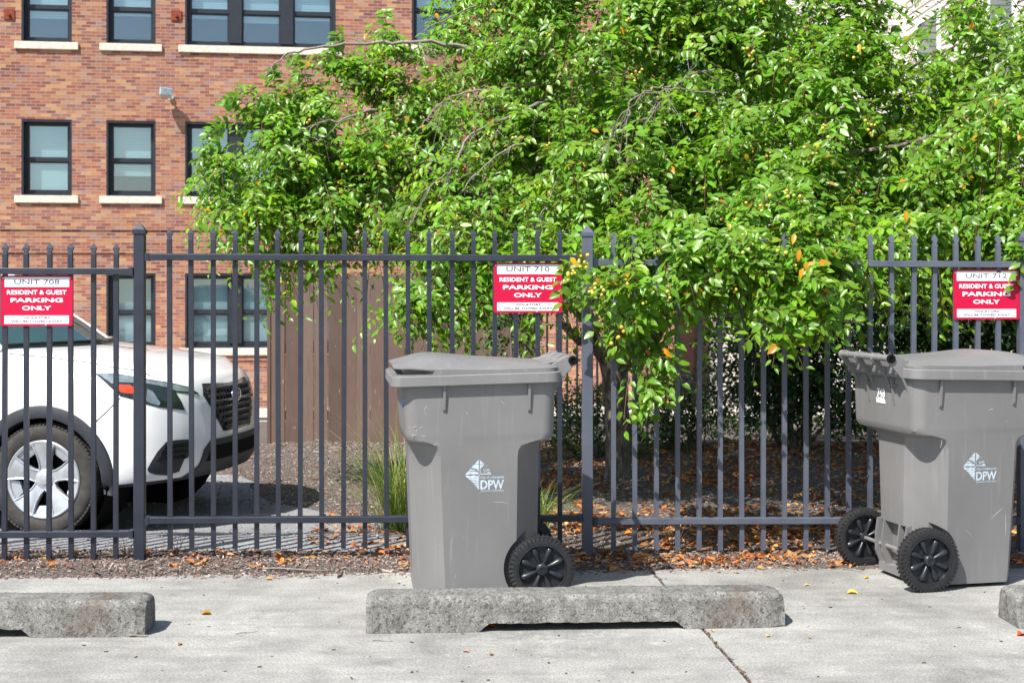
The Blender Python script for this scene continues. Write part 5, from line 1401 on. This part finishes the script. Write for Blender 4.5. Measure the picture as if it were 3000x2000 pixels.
one_leaf(1945,1362,.065,(.72,.55,.09),-.1,'long yellow leaf on concrete between wheel stop and right cart', curl=1.8)
one_leaf(1848,1344,.03,(.65,.5,.15),.2,'pale yellow leaf just beyond the chipped end of the whole wheel stop')
one_leaf(1758,1462,.03,(.62,.45,.10),.4,'small yellow leaf near the joint, left of the brown and yellow one')
one_leaf(1858,1467,.03,(.45,.25,.05),1.3,'brown and yellow leaf scrap alone on the concrete at lower right')
one_leaf(1640,1451,.03,(.70,.52,.10),1.9,'bright yellow leaf at the joint below the wheel stop', curl=1.2)
one_leaf(2336,1460,.06,(.65,.10,.02),.6,'red orange leaf at the right edge below the end of the wheel stop', curl=2.0)
one_leaf(1985,1328,.04,(.72,.45,.05),.7,'amber leaf near the far wheel of the right cart')
one_leaf(1740,1298,.04,(.5,.18,.07),2.0,'rust leaf on the concrete edge in front of the leaf covered bed')
one_leaf(610,1331,.045,(.55,.32,.09),.2,'ochre leaf on the concrete edge left of the middle cart')
def twig(u, v, L, az, label, r=.0022):
    p = at(u, v, F*CAM_Z/(v-659)); p.z = r + .001; m = MB()
    m.tube([Vector((L*(t-.5), .02*L*math.sin(t*5), .002*math.sin(t*7))) for t in np.linspace(0, 1, 8)], list(np.linspace(r, r*.5, 8)), 5)
    o = m.build('fallen_twig', M['twig'], smooth=60); o.location = p; o.rotation_euler = (0, 0, az); tag(o, label, 'twig', 'thin twigs on the concrete')
twig(567,1453,.10,.5,'thin dark twig on the open concrete, left of the whole wheel stop')
twig(880,1472,.09,-.15,'reddish twig lying along the left foot of the whole wheel stop')
twig(318,1452 + 10,.08,.05,'pale stick lying against the stained wheel stop', .006)
twig(680,1310,.36,-.12,'long crooked stick on the mulch edge below the middle fence panel', .007)
twig(1960,1310,.12,-.6,'crooked twig on the concrete by the far wheel of the right cart', .003)

# ------------------------------------------------------------------ grasses and weeds
def tuft(loc, n, hgt, spread, lean, cols, label, wid=.0045, name='grass_tuft'):
    base = Vector((loc[0], loc[1], gz(loc[0], loc[1]) - .02)); V = []; T = []; C = []
    for k in range(n):
        a = RNG.uniform(0, 6.28); h = hgt*RNG.uniform(.45, 1.0); out = RNG.uniform(.2, 1)*spread; s = Vector((RNG.normal(0, .05), RNG.normal(0, .05), 0))
        d = Vector((math.cos(a) + lean, math.sin(a)*.8, 0)); w = wid*RNG.uniform(.5, 1.2); side = Vector((-d.y, d.x, 0)).normalized()
        col = np.array(cols[RNG.integers(0, len(cols))])*RNG.uniform(.7, 1.3); droop = RNG.uniform(.2, 1.0)
        b = len(V)
        for i in range(8):
            t = i/7; p = s + d*out*(t**1.5) + Vector((0, 0, h*(t - droop*.55*t**3))); ww = side*w*(1 - t**2*.95)*.5
            V += [tuple(p - ww), tuple(p + ww)]; C += [col, col]
            if i: T += [(b+2*i-2, b+2*i-1, b+2*i+1), (b+2*i-2, b+2*i+1, b+2*i)]
    o = obj(name, np_mesh('grass', np.array(V), np.array(T), np.array(C)), M['blade']); o.location = base
    return tag(o, label, 'grass')
GR = [(.10,.22,.03),(.16,.28,.04),(.07,.16,.025),(.30,.32,.07),(.46,.40,.18)]
tuft((-.70, 8.85), 560, .98, .78, -.14, GR, 'arching green ornamental grass tuft left of the middle cart')
tuft((-.60, 9.0), 34, 1.15, .6, -.15, [(.30,.33,.10),(.45,.40,.2)], 'tall thin pale grass stems left of the middle cart')
tuft((.16, 9.0), 200, .42, .48, .2, GR, 'arching green ornamental grass tuft right of the middle cart')
tuft((-3.15, 12.6), 60, 1.35, .5, .25, [(.45,.42,.16),(.5,.46,.25),(.25,.33,.08)], 'dry pale grass stems beyond the white car bonnet', .013)
tuft((-3.75, 12.4), 30, 1.4, .4, .3, [(.48,.45,.2),(.3,.36,.1)], 'sparse dry grass blades beside the brick wall behind the white car', .012)
def weed(u, v, Y, h, n, label, mat='twig'):
    p = at(u, v, Y); p.z = gz(p.x, p.y); m = MB()
    for k in range(n):
        a = RNG.uniform(0, 6.28); L = h*RNG.uniform(.5, 1); d = Vector((math.cos(a)*.5, math.sin(a)*.4, 1)); s = Vector((RNG.normal(0, .015), RNG.normal(0, .015), -.01))
        m.tube([s, s + d*L*.5 + Vector((.01, 0, 0)), s + d*L + Vector((.03*math.cos(a), 0, -.02))], [.0022, .0018, .001], 4)
        m.tube([s + d*L*.5, s + d*L*.7 + Vector((.05*math.cos(a+2), .02, 0))], [.0014, .001], 4)
    o = m.build('dry_weed', M[mat], smooth=60); o.location = p; tag(o, label, 'weed', 'dry weeds along the fence foot')
weed(290,1262,7.80,.16,7,'dry weed twigs at the foot of the left fence post')
weed(405,1268,7.9,.22,4,'thin dry stalks right of the left fence post')
weed(1372,1262,7.9,.20,6,'grey weed stalks at the foot of the middle fence post')
weed(1545,1240,8.0,.28,5,'reddish dry stalks tangled in the bottom rail of the right fence panel', 'shoot')
weed(1640,1200,8.6,.5,3,'two tall bare shoots behind the right fence panel', 'shoot')
